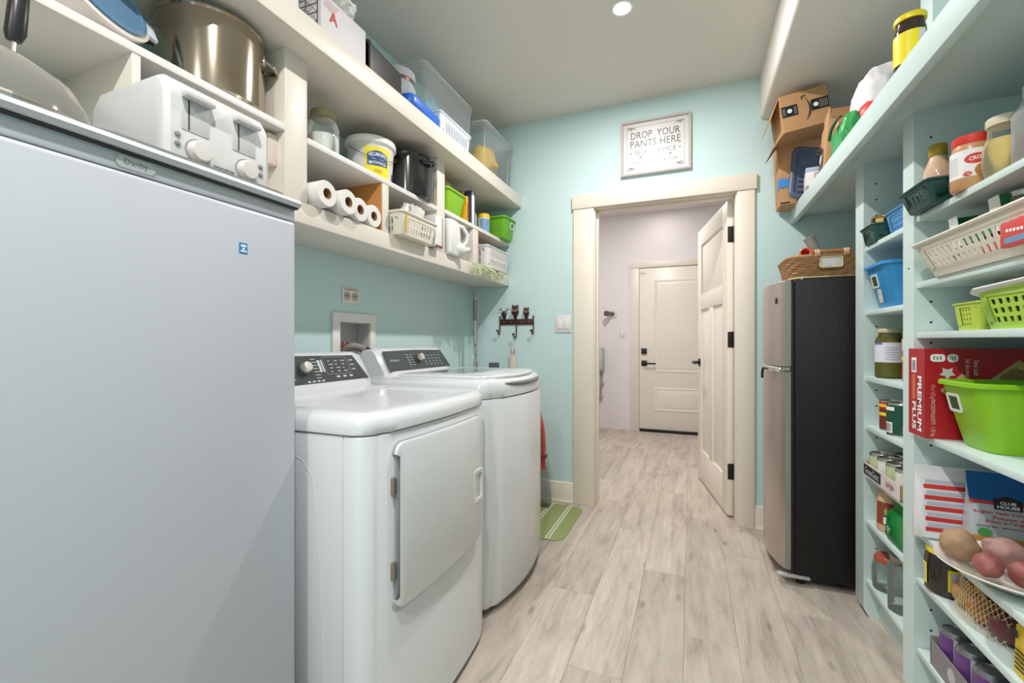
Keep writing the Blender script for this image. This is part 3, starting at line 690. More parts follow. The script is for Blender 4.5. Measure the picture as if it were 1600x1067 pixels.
# ------------------------------------------------------------ top board items
TZ2 = 2.170
b = box(nb(), -.2, .145, -.055, .055, 0, .30, .003); o = one('storage_box', b, M('plain_white_box', (218, 218, 220), .5), 'plain white box at the near end of the top board', 'box', (-1.31, 1.0, TZ2))
part('lid_rim', box(nb(), -.203, .148, -.058, .058, .255, .303, .003), M('plain_white_box2', (232, 232, 234), .5), o)
wr = T('wire_rack', 'thin dark wire rack standing between two white boxes', 'rack', (-1.21, 1.10, TZ2))
b = nb(); 
for z in (.003, .03, .06, .09, .12): tube(b, [(-.05, -.025, z + .002), (.045, -.02, z), (.045, .03, z), (-.05, .03, z + .002)], .0016, 5)
for p in ((.045, -.02), (.045, .03), (-.05, .03), (-.05, -.025)): tube(b, [(p[0], p[1], 0), (p[0], p[1], .16)], .002, 5)
part('wires', b, M('wire_dark', (90, 86, 80), .4, .7), wr)
wa = T('cardboard_box', 'white carton with a red letter A on the top board', 'box', (-1.32, 1.262, TZ2))
part('carton', box(nb(), -.19, .150, -.112, .112, 0, .150, .002), M('white_carton2', (220, 217, 219), .6), wa)
text('A', m_red_ink, wa, (.1505, -.055, .088), (0, 1, 0), (0, 0, 1), h=.040, bold=.02, depth=.0008)
b = nb(); random.seed(3); quads(b, [(-.098 + .008 * k + .0, -.098 + .008 * k + random.uniform(.003, .006), .132 - .009 * r, .136 - .009 * r) for r in range(4) for k in range(9 - r)], (.1503, 0, 0), (0, 1, 0), (0, 0, 1)); part('small_print', b, M('pink_print', (206, 140, 150), .6), wa)
sheetbag('plastic_bag', 'clear crumpled plastic bag lying on the white carton with red letter', 'plastic bag', (-1.20, 1.245, TZ2 + .151), .16, .07, m_bag, 7.7, (.02, .02), 10, .03)
b = nb(); lathe(b, [(.16, -.02), (.162, 0), (.15, .03), (.10, .055), (.04, .066), (.005, .068)], 30, cap=False); xf(b, rotm(80, 'Y')); xf(b, Matrix.Translation((0, 0, .165)))
one('domed_cover', b, m_cloudy, 'cloudy domed plastic cover standing behind the black bin', 'cover', (-1.44, 1.60, TZ2))
# black bin on its side, mouth toward the freezer
b = nb(); openbin(b, .085, .062, .095, .068, .225, .02, .004, .004); xf(b, rotm(90, 'X')); xf(b, Matrix.Translation((0, .112, .0725)))
one('black_bin', b, M('charcoal_plastic', (50, 49, 48), .5, var=.15), 'black plastic bin lying on its side on the top board', 'bin', (-1.265, 1.508, TZ2))
pj = T('plastic_jar', 'clear plastic jar with wide clear lid behind the blue tray', 'jar', (-1.33, 1.80, TZ2))
b = nb(); lathe(b, [(.072, 0), (.08, .006), (.08, .18), (.07, .205), (.064, .21), (.064, .225)], 36, cap=False); part('body', b, m_cloudy, pj)
b = nb(); lathe(b, [(.066, .208), (.068, .21), (.068, .225), (.066, .227)], 36, cap=False); part('metal_band', b, M('band_bronze', (150, 124, 104), .35, .6), pj)
b = nb(); lathe(b, [(.074, .22), (.078, .222), (.078, .256), (.073, .262), (.01, .262)], 36, cap=False); part('lid', b, m_cloudy, pj)
b = nb(); lathe(b, [(.06, .004), (.066, .008), (.066, .11), (.03, .125), (.005, .12)], 24); part('contents', b, M('pale_lilac_content', (214, 204, 210), .8, var=.08), pj)
b = nb(); loft(b, [(0, .040, .125, .03), (.008, .044, .13, .034), (.040, .044, .13, .034), (.045, .042, .127, .032), (.045, .036, .12, .03), (.038, .032, .116, .03)]); xf(b, rotm(-4, 'X'))
one('blue_tray', b, M('royal_blue_plastic', (44, 108, 210), .35), 'bright blue plastic lid tray at the edge of the top board', 'tray', (-1.192, 1.775, TZ2 + .009))
def tote(label, loc, hx, hy, h, mat):
    t = T('clear_tote', label, 'storage tote', loc)
    b = nb(); loft(b, [(0, hx * .86, hy * .9, .03), (.004, hx * .88, hy * .92, .03), (h - .03, hx * .97, hy * .975, .03), (h - .03, hx, hy, .03), (h, hx, hy, .03)], 4, True, False); part('body', b, mat, t)
    b = nb(); tube(b, [(p, q, h) for p, q in rr(hx, hy, .03, 5)], .005, 6, True); part('rim', b, m_cloudy, t); return t
tote('large clear plastic tote with pale blue contents on the top board', (-1.398, 2.225, TZ2), .118, .275, .41, m_clear)
b = nb(); blob(b, (0, 0, .155), (.055, .10, .155), 3, .12, 3, 3); one('blue_bundle', b, M('pale_blue_cloth', (126, 184, 204), .8), 'pale blue bundle inside the large clear tote', 'bundle', (-1.36, 2.14, TZ2 + .006), None, 60)
b = nb(); blob(b, (0, 0, .135), (.055, .09, .135), 3, .12, 3, 9); one('white_bundle', b, M('grey_white_bundle', (208, 210, 204), .8), 'grey-white bundle inside the large clear tote', 'bundle', (-1.36, 2.37, TZ2 + .006), None, 60)
wk = T('plastic_basket', 'small white slotted basket in front of the large clear tote', 'basket', (-1.213, 2.075, TZ2))
b = nb(); basket(b, .045, .15, .052, .165, .105, .015, 4, 17, 1, hw=.5, hh=.85, zt=.02); part('body', b, M('blue_white_plastic', (226, 232, 242), .4), wk)
b = box(nb(), -.032, .034, -.13, .13, 0, .07, .004); one('folded_cloth', b, M('pale_periwinkle', (190, 204, 226), .8, bump=.3), 'pale blue folded cloth inside the small white top-board basket', 'cloth', (-1.214, 2.075, TZ2 + .0045))
tote('clear plastic tote with yellow contents at the wall end of the top board', (-1.352, 2.745, TZ2), .155, .235, .345, m_clear)
b = nb(); blob(b, (0, 0, .13), (.095, .12, .13), 3, .1, 2.5, 4); one('yellow_bundle', b, M('mustard_cloth', (232, 190, 62), .8, bump=.2), 'mustard yellow bundle inside the end clear tote', 'bundle', (-1.305, 2.68, TZ2 + .006), None, 60)
# ------------------------------------------------------------ dryer and washer
def fring(xb, xf_, y0, y1, bulge, ins, z, rc=.045, nf=22):
    """plan outline of an appliance with bowed front (front faces +x)"""
    yc, hw = (y0 + y1) / 2, (y1 - y0) / 2
    pts = [(xb + ins, y1 - ins), (xb + ins, y0 + ins)]
    a0, a1 = y0 + ins, y1 - ins
    fx = lambda y: xf_ + bulge * (1 - ((y - yc) / hw) ** 2) - ins
    rc_ = max(rc - ins, .006)
    for k in range(7):
        t = PI / 2 * k / 6; pts.append((fx(a0) - rc_ + rc_ * math.sin(t), a0 + rc_ - rc_ * math.cos(t)))
    for k in range(1, nf): 
        y = a0 + rc_ + (a1 - a0 - 2 * rc_) * k / nf; e = min(1, (min(y - a0, a1 - y)) / .12)
        pts.append((fx(a0) + (fx(y) - fx(a0)), y))
    for k in range(7):
        t = PI / 2 * (1 - k / 6); pts.append((fx(a1) - rc_ + rc_ * math.sin(t), a1 - rc_ + rc_ * math.cos(t)))
    return [Vector((p, q, z)) for p, q in pts]
def cut_ring(r, x0=None):
    return r
DY0, DY1, DXF, DB = .862, 1.547, -.736, .026
dr = T('dryer', 'white clothes dryer with square side-hinged front door nearest the freezer', 'dryer', (0, 0, 0))
front = lambda y: DXF + DB * (1 - ((y - (DY0 + DY1) / 2) / ((DY1 - DY0) / 2)) ** 2)
part('side_panels', box(nb(), -1.44, -.806, DY0, DY1, .02, .882, .002), m_app, dr)
b = nb(); R = [fring(-.804, DXF, DY0, DY1, DB, i, z) for i, z in ((.004, .02), (0, .024), (0, .878), (.003, .882))]; part('front_panel', b if rings(b, R) else b, m_app, dr)
b = nb(); R = [fring(-1.44, DXF + .004, DY0 - .003, DY1 + .003, DB, i, z, .06) for i, z in ((.004, .885), (0, .888), (0, .906), (.006, .920), (.018, .931), (.036, .937), (.06, .938), (.085, .937), (.10, .931), (.115, .929))]
rings(b, R); part('top', b, m_app, dr, 50)
# console
def console(t, y0, y1, xb0, zb0, xt0, zt0, label=None):
    b = nb(); prof = [(-1.425, .925), (-1.425, zt0 - .02), (xt0 - .06, zt0 + .002), (xt0 - .012, zt0 + .002), (xt0 + .004, zt0 - .006), (xb0 + .012, zb0 + .004), (xb0 + .02, .925)]
    n = 12; rs = []
    for i in range(n + 1):
        s = i / n; y = y0 + (y1 - y0) * s; cr = 0
        e = .02 if i in (0, n) else 0
        rs.append([Vector((x - (e if x > -1.4 else 0), y, z + (cr if z > .95 else 0) - (e * .5 if z > 1 else 0))) for x, z in prof])
    rings(b, rs); part('console', b, m_app, t, 35)
    o = Vector((xb0 + .012, y0, zb0 + .004)); up = (Vector((xt0 + .004, y0, zt0 - .006)) - o); return o, up
o, up = console(dr, .872, 1.547, -1.285, .955, -1.335, 1.075); L_ = up.length; up.normalize()
m_panel = M('console_grey', (62, 66, 70), .25, var=.05)
b = nb(); plate(b, [(.02, .008), (.645, .008), (.600, L_ - .008), (.3, L_ - .003), (.05, L_ - .006)], o, (0, 1, 0), up, .002); pn = part('control_panel', b, m_panel, dr, label='dark grey control panel')
nrm = Vector((0, 1, 0)).cross(up).normalized()
def kn(t, par, s, q, r, org, upv):
    c = org + Vector((0, s, 0)) + upv * q
    b = nb(); lathe_dir(b, [(r * 1.12, .002), (r * 1.1, .014), (r, .016)], c, nrm, 28); k1 = part('dial', b, M('dial_dark', (84, 84, 86), .35), par)
    b = nb(); lathe_dir(b, [(r * .95, .015), (r * .9, .03), (r * .8, .034), (r * .1, .035)], c, nrm, 28); part('dial_cap', b, M('dial_silver', (214, 208, 200), .3, .5), k1)
def marks(par, org, upv, L, name='panel_markings'):
    b = nb(); quads(b, L, org, (0, 1, 0), upv, .0026); part(name, b, M('panel_print', (206, 208, 208), .6), par)
kn(dr, pn, .325, .066, .021, o, up)
mk = []
for k in range(7): mk += [(.255 - .004 * (k % 2), .278, .026 + .013 * k, .0285 + .013 * k), (.372, .395 + .003 * (k % 3), .026 + .013 * k, .0285 + .013 * k)]
for r_ in range(4):
    for c_ in range(3): mk.append((.452 + .034 * c_, .462 + .034 * c_ + .006 * ((r_ + c_) % 3), .048 + .015 * r_, .051 + .015 * r_))
mk += [(.40, .412, .05, .1), (.416, .424, .05, .1), (.43, .555, .112, .1128), (.43, .555, .038, .0388), (.43, .4308, .038, .1128), (.5542, .555, .038, .1128)]
for k in range(3): mk += [(.565, .588, .052 + .02 * k, .056 + .02 * k), (.47 + .035 * k, .487 + .035 * k, .022, .030)]
for k in range(4): mk.append((.325 + .022 * k, .338 + .022 * k, .012, .018))
marks(pn, o, up, mk)
# door on the bowed front
def bowed(y0, y1, z0, z1, r, off, th, fr=None, n=30, zbow=0):
    b = nb(); lo, hi = [], []; fr = fr or front
    for i in range(n + 1):
        s = i / n; y = y0 + (y1 - y0) * (.5 - .5 * math.cos(PI * s)); e = min(y - y0, y1 - y); c_ = r - math.sqrt(max(0, r * r - (r - e) ** 2)) if e < r else 0
        lo.append(Vector((fr(y) + off, y, z0 + c_))); hi.append(Vector((fr(y) + off, y, z1 - c_)))
    up_ = [p + Vector((th, 0, 0)) for p in lo]; uh = [p + Vector((th, 0, 0)) for p in hi]
    ins = .007; c0 = Vector((0, (y0 + y1) / 2, (z0 + z1) / 2))
    def shr(p): 
        d = p - c0; return Vector((p.x + .004, c0.y + d.y * (1 - ins / ((y1 - y0) / 2)), c0.z + d.z * (1 - ins / ((z1 - z0) / 2))))
    for A, B in ((lo, up_), (up_, [shr(p) for p in up_]), ([shr(p) for p in up_], [shr(p) for p in uh]), ([shr(p) for p in uh], uh), (uh, hi)): rings(b, [A, B], False, False, False)
    bmesh.ops.remove_doubles(b, verts=b.verts, dist=1e-5); return b
part('door_gap', bowed(.950, 1.457, .403, .857, .03, -.004, .0055), M('gap_grey', (176, 181, 187), .5), dr)
dd = part('door', bowed(.955, 1.452, .416, .852, .028, 0, .013), m_app, dr, 30)
for z in (.52, .742):
    part('hinge', box(nb(), front(.95) - .004, front(.95) + .010, .946, .958, z - .022, z + .022, .001), M('hinge_metal', (150, 140, 124), .4, .6), dr)
hx = front(1.42) + .0165; b = nb()
O_ = [Vector((hx, 1.408 + s, .61 + q)) for s, q in rr(.034, .056, .004, 3)]; I_ = [Vector((hx, 1.408 + s, .61 + q)) for s, q in rr(.025, .045, .003, 3)]
rings(b, [O_, [p + Vector((.006, 0, 0)) for p in O_], [p + Vector((.006, 0, 0)) for p in I_], [p - Vector((.012, 0, 0)) for p in I_]], False, True); hnd = part('pull_recess', b, m_wplast, dd)
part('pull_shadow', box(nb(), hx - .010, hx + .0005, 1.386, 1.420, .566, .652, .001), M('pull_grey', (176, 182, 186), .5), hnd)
# embossed line on the near side panel
b = nb(); tube(b, [(-1.0, DY0 + .0004, .83), (-.94, DY0 + .0004, .81), (-.905, DY0 + .0004, .77), (-.885, DY0 + .0004, .60), (-.868, DY0 + .0004, .3), (-.878, DY0 + .0004, .05)], .0016, 6); part('side_emboss', b, m_app, dr)
part('plinth', box(nb(), -1.42, -.80, DY0 + .02, DY1 - .02, 0, .02), m_black, dr)

WY_0, WY_1, WXF, WBU = 1.597, 2.285, -.758, .06
wfront = lambda y: WXF + WBU * (1 - ((y - (WY_0 + WY_1) / 2) / ((WY_1 - WY_0) / 2)) ** 2)
wa_ = T('washing_machine', 'white top-loading washer with glass lid between the dryer and wall', 'washing machine', (0, 0, 0))
b = nb(); R = [fring(-1.44, WXF, WY_0, WY_1, WBU, i, z, .05) for i, z in ((.03, .022), (.012, .03), (0, .06), (0, .878), (.003, .882))]; rings(b, R); part('cabinet', b, m_app, wa_)
b = nb(); R = [fring(-1.44, WXF, WY_0, WY_1, WBU, i, z, .06) for i, z in ((.004, .885), (0, .888), (0, .915), (.005, .936), (.016, .952), (.032, .960), (.05, .962))]; rings(b, R); part('top', b, m_app, wa_, 50)
o, up = console(wa_, 1.640, 2.225, -1.285, .972, -1.335, 1.085); L_ = up.length; up.normalize()
b = nb(); plate(b, [(.022, .006), (.566, .006), (.535, L_ - .008), (.28, L_ - .003), (.03, L_ - .007)], o, (0, 1, 0), up, .002); pn = part('control_panel', b, m_panel, wa_, label='dark grey control panel')
kn(wa_, pn, .285, .064, .019, o, up)
mk = []
for k in range(5): mk += [(.19, .212, .03 + .014 * k, .0325 + .014 * k), (.225, .24, .03 + .014 * k, .0325 + .014 * k), (.335, .35, .03 + .014 * k, .0325 + .014 * k)]
for r_ in range(4):
    for c_ in range(4): mk.append((.375 + .034 * c_, .388 + .034 * c_, .026 + .017 * r_, .029 + .017 * r_))
marks(pn, o, up, mk)
text('FRIGIDAIRE', M('panel_print_green', (200, 214, 200), .6), pn, o + Vector((0, .088, 0)) + up * .060, (0, 1, 0), up, w=.07, depth=.0026)
# lid: white frame with glass pane and scooped front lip
yc = (WY_0 + WY_1) / 2
b = nb(); lr = []
for dz, ins in ((0, .0), (.008, .0), (.013, .008)):
    lr.append([Vector((p.x, p.y, .962 + dz)) for p in fring(-1.225, -.788, WY_0 + .05, WY_1 - .05, .062, ins, 0, .05)])
rings(b, lr); ld_ = part('lid', b, m_app, wa_, 40)
b = nb(); plate(b, rr(.125, .19, .02, 4), (-1.04, yc, .9752), (1, 0, 0), (0, 1, 0), .0012); part('lid_glass', b, M('lid_tinted_glass', (126, 150, 146), .06, var=.02, coat=.5), ld_)
b = nb(); tube(b, [(-1.04 + p, yc + q, .976) for p, q in rr(.128, .193, .022, 4)], .0028, 6, True); part('glass_trim', b, M('lid_trim', (178, 182, 184), .3), ld_)
b = nb(); tube(b, [(wfront(y) - .006, y, .944 - .010 * (1 - abs((y - yc) / .23) ** 2.5)) for y in [yc - .22 + .44 * i / 28 for i in range(29)]], [.0015 + .0095 * (1 - (2 * i / 28 - 1) ** 4) for i in range(29)], 10)
part('lid_grip', b, M('grip_grey', (118, 120, 122), .4), wa_)
b = nb()
for y in (WY_0 + .08, WY_1 - .08):
    for x in (-1.35, -.85): lathe(b, [(.025, 0), (.025, .025)], 12, (x, y, 0))
part('feet', b, m_black, wa_)

# washer outlet box, hoses, outlet plate
ox = T('washer_outlet_box', 'white recessed outlet box with taps in the wall behind the dryer', 'outlet box', (XL, 0, 0))
y0, y1, z0, z1 = WY0, WY1, WZ0, WZ1
b = nb()
for q in ((y0 - .046, y0, z0 - .046, z1 + .044), (y1, y1 + .04, z0 - .046, z1 + .044), (y0, y1, z1, z1 + .044), (y0, y1, z0 - .046, z0)): box(b, 0, .012, *q, .001)
part('frame', b, M('box_white', (236, 232, 230), .45), ox)
b = nb()
for q in ((-.088, -.08, y0, y1, z0, z1), (-.08, 0, y0, y0 + .004, z0, z1), (-.08, 0, y1 - .004, y1, z0, z1), (-.08, 0, y0, y1, z1 - .004, z1), (-.08, 0, y0, y1, z0, z0 + .004)): box(b, *q)
part('recess', b, M('box_grey', (206, 202, 202), .5), ox)
b = nb(); box(b, -.05, -.03, y0 + .03, y0 + .085, 1.098, 1.110, .003); part('tap_handle', b, M('tap_red', (170, 60, 52), .45), ox)
b = nb(); box(b, -.05, -.03, y0 + .105, y0 + .16, 1.096, 1.112, .003); part('tap_handle', b, M('tap_blue', (40, 70, 160), .45), ox)
b = nb(); tube(b, [(-.04, y0 + .07, 1.0), (-.04, y0 + .072, 1.10), (-.04, y0 + .085, 1.122), (-.04, y0 + .1, 1.122), (-.04, y0 + .11, 1.10), (-.04, y0 + .112, 1.0)], .006, 8); part('tap_bridge', b, m_steel, ox)
hz = T('drain_hose', 'grey ribbed drain hose arching out of the wall outlet box', 'hose', (XL, 0, 0))
b = nb(); P_ = [(-.03, y0 + .03, 1.0), (-.01, y0 + .032, 1.06), (.03, y0 + .05, 1.095), (.06, y0 + .09, 1.085), (.075, y0 + .13, 1.04), (.07, y0 + .15, .97), (.05, y0 + .16, .9)]
def smooth(P, n=6):
    P = [Vector(p) for p in P]; out = []
    for i in range(len(P) - 1):
        a, b_, c_, d = P[max(i - 1, 0)], P[i], P[i + 1], P[min(i + 2, len(P) - 1)]
        for k in range(n):
            t = k / n; out.append(.5 * ((2 * b_) + (c_ - a) * t + (2 * a - 5 * b_ + 4 * c_ - d) * t * t + (3 * b_ - a - 3 * c_ + d) * t ** 3))
    return out + [P[-1]]
pp_ = smooth(P_, 8); tube(b, pp_, [.017 + .0022 * (i % 2) for i in range(len(pp_))], 12); part('hose', b, M('hose_grey', (138, 132, 124), .5), hz)
b = nb(); tube(b, smooth([(.065, y0 + .10, 1.078), (.085, y0 + .135, 1.058), (.09, y0 + .155, 1.03)], 5), .021, 12); part('clamp', b, m_black, hz)
op = T('outlet_plate', 'white double outlet plate with round sockets above the outlet box', 'outlet', (XL, 1.697, 1.343))
part('plate', box(nb(), 0, .006, -.058, .058, -.038, .038, .003), M('plate_white', (232, 230, 226), .45), op)
for sy in (-.027, .027):
    b = nb(); lathe(b, [(.021, .005), (.021, .0075), (.018, .008), (.017, .0065), (.001, .0065)], 22, (0, sy, -.004), 'x'); sk = part('socket', b, M('socket_pinkgrey', (196, 178, 176), .5), op)
    b = nb(); box(b, .006, .0072, sy - .010, sy - .006, -.008, .004); box(b, .006, .0072, sy + .005, sy + .009, -.008, .004); part('slots', b, m_dark, sk)
b = nb(); quads(b, [(-.05, .05, .026, .029), (-.03, .04, .031, .0325)], (.006, 0, 0), (0, 1, 0), (0, 0, 1)); part('print', b, M('print_grey2', (130, 128, 126), .6), op)

# sink behind the washer, spring faucet, cup
sk = T('laundry_sink', 'white laundry tub hidden behind the washer under the spring faucet', 'sink', (-1.27, 2.66, 0))
b = nb(); loft(b, [(.50, .18, .22, .04), (.52, .2, .24, .05), (.83, .24, .28, .05), (.85, .25, .29, .05), (.862, .25, .29, .05), (.862, .225, .265, .045), (.56, .19, .23, .04)]); part('basin', b, m_wplast, sk)
for sx in (-1, 1):
    for sy in (-1, 1): part('leg', box(nb(), sx * .2 - .015, sx * .2 + .015, sy * .24 - .015, sy * .24 + .015, 0, .84, .003), m_wplast, sk)
fa = T('spring_faucet', 'tall steel faucet with coiled spring neck in the corner', 'faucet', (-1.395, 2.76, .862))
b = nb(); lathe(b, [(.028, 0), (.028, .006), (.018, .01), (.016, .12)], 20); part('base', b, m_steel, fa)
b = nb(); tube(b, [(0, 0, .1), (0, 0, .48)], .009, 10); tube(b, smooth([(0, 0, .48), (.0, -.012, .555), (.01, -.035, .578), (.025, -.06, .565), (.03, -.064, .54)], 6), .008, 10); part('riser', b, m_steel, fa)
b = nb(); hp = []
for i in range(240):
    a = 2 * PI * i / 10; z = .16 + .34 * i / 240; hp.append((.0165 * math.cos(a), .0165 * math.sin(a), z))
tube(b, hp, .0028, 5); part('spring', b, m_chrome, fa)
b = nb(); lathe(b, [(.009, .40), (.014, .415), (.016, .50), (.013, .545)], 18, (.03, -.064, 0)); part('spray_head', b, M('spray_steel', (140, 128, 122), .3, .8), fa)
b = nb(); tube(b, [(0, 0, .25), (.015, -.03, .25), (.03, -.06, .25)], .006, 8); tube(b, [(.03, -.064, .41), (.03, -.06, .26)], .006, 8); part('arm', b, m_steel, fa)
b = nb(); box(b, -.008, .008, -.06, -.02, .06, .074, .004); part('lever', b, m_steel, fa)
cp = T('cup', 'small dark grey cup on the sink edge behind the washer', 'cup', (-1.31, 2.885, .862))
b = nb(); lathe(b, [(.03, 0), (.034, .004), (.038, .105), (.035, .105), (.031, .008), (.005, .007)], 24); part('body', b, M('cup_slate', (84, 92, 96), .5), cp)

# hook rack with three animal heads
hk = T('hook_rack', 'dark bronze coat hook rack with owl and deer heads', 'hook rack', (-1.18, YB, 1.265))
m_br = M('bronze', (78, 48, 42), .45, .5, var=.25, scale=60)
b = box(nb(), -.128, .128, -.008, -.001, -.024, .018, .002); part('bar', b, m_br, hk)
for x in (-.131, .131):
    b = nb(); tube(b, smooth([(x, -.006, .03), (x, -.006, -.04), (x, -.01, -.085), (x - .002, -.03, -.09), (x - .004, -.035, -.07)], 5), .0042, 8); blob(b, (x, -.006, .034), (.007, .007, .008), 2, 0); blob(b, (x - .006, -.037, -.066), (.011, .008, .008), 2, 0); part('hook', b, m_br, hk)
b = nb(); tube(b, smooth([(0, -.006, 0), (0, -.006, -.06), (-.002, -.01, -.115), (-.006, -.032, -.118), (-.01, -.036, -.095)], 5), .0042, 8); blob(b, (-.012, -.037, -.092), (.011, .008, .008), 2, 0); part('hook', b, m_br, hk)
for x, z, r, kind in ((-.095, .055, .021, 0), (-.008, .072, .029, 1), (.078, .062, .023, 1)):
    b = nb(); blob(b, (x, -.014, z), (r, r * .6, r * 1.12), 2, .06); box(b, x - .012, x + .012, -.01, -.004, .014, z - r * .6, .002); hd = part('animal_head', b, m_br, hk)
    if kind:
        for k in range(4): part('crest', box(nb(), x - r * .8 + k * r * .45, x - r * .8 + k * r * .45 + r * .3, -.016, -.008, z + r * .9, z + r * (1.7 if k in (0, 3) else 1.55), .001), m_br, hd)
        for sx in (-1, 1):
            b = nb(); lathe(b, [(r * .36, -.006), (r * .36, 0), (r * .2, .001)], 12, (x + sx * r * .4, -.03, z + r * .25), 'y'); part('eye', b, M('eye_tan', (150, 110, 96), .5), hd)
    else:
        for sx in (-1, 1):
            b = nb(); tube(b, [(x + sx * .008, -.012, z + .018), (x + sx * .025, -.014, z + .034), (x + sx * .042, -.014, z + .038)], .0025, 6); tube(b, [(x + sx * .022, -.013, z + .03), (x + sx * .022, -.013, z + .05)], .0022, 6); part('antler', b, m_br, hd)
for i, x in enumerate((-.1, -.04, .04, .1)):
    b = nb(); blob(b, (x, -.009, -.004), (.007, .004, .006), 2, 0); part('rivet', b, M('copper', (150, 96, 84), .4, .5), hk)
hs = T('hanging_scissors', 'pink-handled scissors hanging on a string from the middle hook', 'scissors', (-1.20, YB - .03, 1.0))
b = nb(); tube(b, [(0, 0, .168), (.003, .004, .1), (.0, .004, .06)], .0016, 5); part('string', b, M('string_white', (228, 222, 214), .8), hs)
b = nb()
for sx in (-1, 1): tube(b, [(0, 0, .0), (sx * .006, 0, .03), (sx * .014, 0, .062)], [.004, .005, .0045], 8)
part('handles', b, M('scissor_pink', (206, 132, 122), .5), hs)
b = nb(); loft(b, [(-.10, .020, .004, .003), (-.06, .024, .005, .004), (0, .018, .005, .004), (.03, .01, .004, .003)]); part('sheath', b, M('peach_sheath', (232, 212, 200), .6), hs)
sw = T('light_switch', 'white double light switch left of the doorway', 'light switch', (-.829, YB, 1.243))
part('plate', box(nb(), -.058, .058, -.007, 0, -.06, .06, .003), m_wplast, sw)
for sx in (-.024, .024): part('rocker', box(nb(), sx - .017, sx + .017, -.011, -.006, -.034, .034, .002), M('rocker_white', (236, 232, 230), .4), sw)

# sign
sg = T('framed_sign', 'framed laundry room sign with black lettering above the doorway', 'sign', (-.216, YB, 2.385))
HW, HH = .216, .178
b = nb(); R = []
for ins, y in ((0, 0), (0, -.026), (.004, -.028), (.014, -.028), (.017, -.012)): R.append([Vector((sx * (HW - ins), y, sz * (HH - ins))) for sx, sz in ((-1, -1), (1, -1), (1, 1), (-1, 1))])
rings(b, R, True, False); part('frame', b, M('sign_frame_grey', (196, 190, 186), .5, var=.1, scale=30), sg, 30)
bd = part('board', box(nb(), -HW + .015, HW - .015, -.012, -.006, -HH + .015, HH - .015), M('sign_board', (214, 211, 209), .34, var=.008, coat=.12), sg)
mk_ = M('sign_ink', (44, 44, 46), .4); ux, uz = (1, 0, 0), (0, 0, 1)
for s, z, w, h in (('DROP  YOUR', .082, .302, .046), ('PANTS HERE', .026, .310, .046)): text(s, mk_, bd, (0, -.0122, z), ux, uz, w=w, h=h, depth=.0004)
text('\u2022 SELF SERVICE \u2022', M('sign_ink_grey', (78, 78, 80), .4), bd, (0, -.0122, -.031), ux, uz, w=.310, h=.028, depth=.0004)
text('THE LAUNDRY ROOM', M('sign_ink_grey', (78, 78, 80), .4), bd, (0, -.0122, -.096), ux, uz, w=.27, h=.018, depth=.0004)
b = nb(); fr_ = [(-.178, .178, .138, .1395), (-.178, .178, -.1395, -.138), (-.178, -.1765, -.139, .139), (.1765, .178, -.139, .139), (-.155, .155, -.004, -.0025), (-.09, .09, -.063, -.0615)]
quads(b, fr_, (0, -.0122, 0), ux, uz); 
b.faces.new([b.verts.new((x, -.0128, z)) for x, z in ((-.108, -.062), (-.085, -.054), (-.085, -.070))]); b.faces.new([b.verts.new((x, -.0128, z)) for x, z in ((.108, -.062), (.085, -.070), (.085, -.054))])
part('rules', b, M('sign_rule', (110, 110, 112), .4), bd)
for sx in (-1, 1):
    for sz in (-1, 1):
        b = nb(); c0 = Vector((sx * .172, -.0126, sz * .134))
        for k, (L1, ph) in enumerate(((.045, 0), (.03, 1.5), (.055, 3))):
            tube(b, [c0 + Vector((-sx * L1 * t, 0, sz * (.008 * math.sin(7 * t + ph) - .012 * k * .5 * t))) for t in [i / 10 for i in range(11)]], [.0004 + .0011 * math.sin(PI * i / 10) for i in range(11)], 4)
        part('corner_scroll', b, mk_, bd)

# towel, its bag, floor mat
b = nb(); rs = []
for i in range(14):
    t = i / 13; w = .016 + .05 * min(1, t * 1.6); z = .70 - .40 * t
    rs.append([Vector((p + .008 * math.sin(6 * t), q, z)) for p, q in rr(w, .014 + .005 * math.sin(5 * t), .01, 3)])
rings(b, rs); tw = one('hand_towel', b, M('red_towel', (190, 88, 84), .9, bump=.5, bscale=300), 'coral red hand towel hanging beside the washer', 'towel', (-.925, 2.70, .0), None, 60)
b = nb(); box(b, -.0665, .0675, -.0195, .0195, .375, .395, .002); part('band', b, M('red_band', (150, 56, 60), .9), tw)
b = nb(); tube(b, [(-.05, -.0, .70), (-.02, 0, .735), (-.24, 0, .86)], .003, 6) if 0 else tube(b, [(0, 0, .69), (-.02, 0, .76), (-.075, 0, .835), (-.094, 0, .855)], .003, 6); part('hanging_loop', b, M('red_band', (150, 56, 60), .9), tw)
b = nb(); loft(b, [(.0, .05, .03, .015), (.05, .055, .04, .02), (.27, .03, .03, .015), (.29, .01, .01, .006)]); one('hanging_bag', b, CL('grey_film', (160, 166, 164), .35, .3), 'translucent grey bag under the coral hand towel', 'bag', (-.935, 2.86, 0))
mt = T('floor_mat', 'green floor mat with pairs of white stripes by the doorway', 'mat', (-.93, 2.655, 0))
b = nb(); loft(b, [(0, .262, .27, .07), (.004, .265, .273, .07), (.006, .262, .27, .07)], 8); part('mat', b, M('green_mat', (150, 164, 106), .9, var=.08, scale=90, bump=.3, bscale=500), mt)
for x in (-.22, -.10, .03, .16):
    for d in (0, .018): 
        o = part('stripe', box(nb(), x + d, x + d + .007, -.268, .268, .006, .0066), M('mat_white', (236, 236, 222), .9), mt)
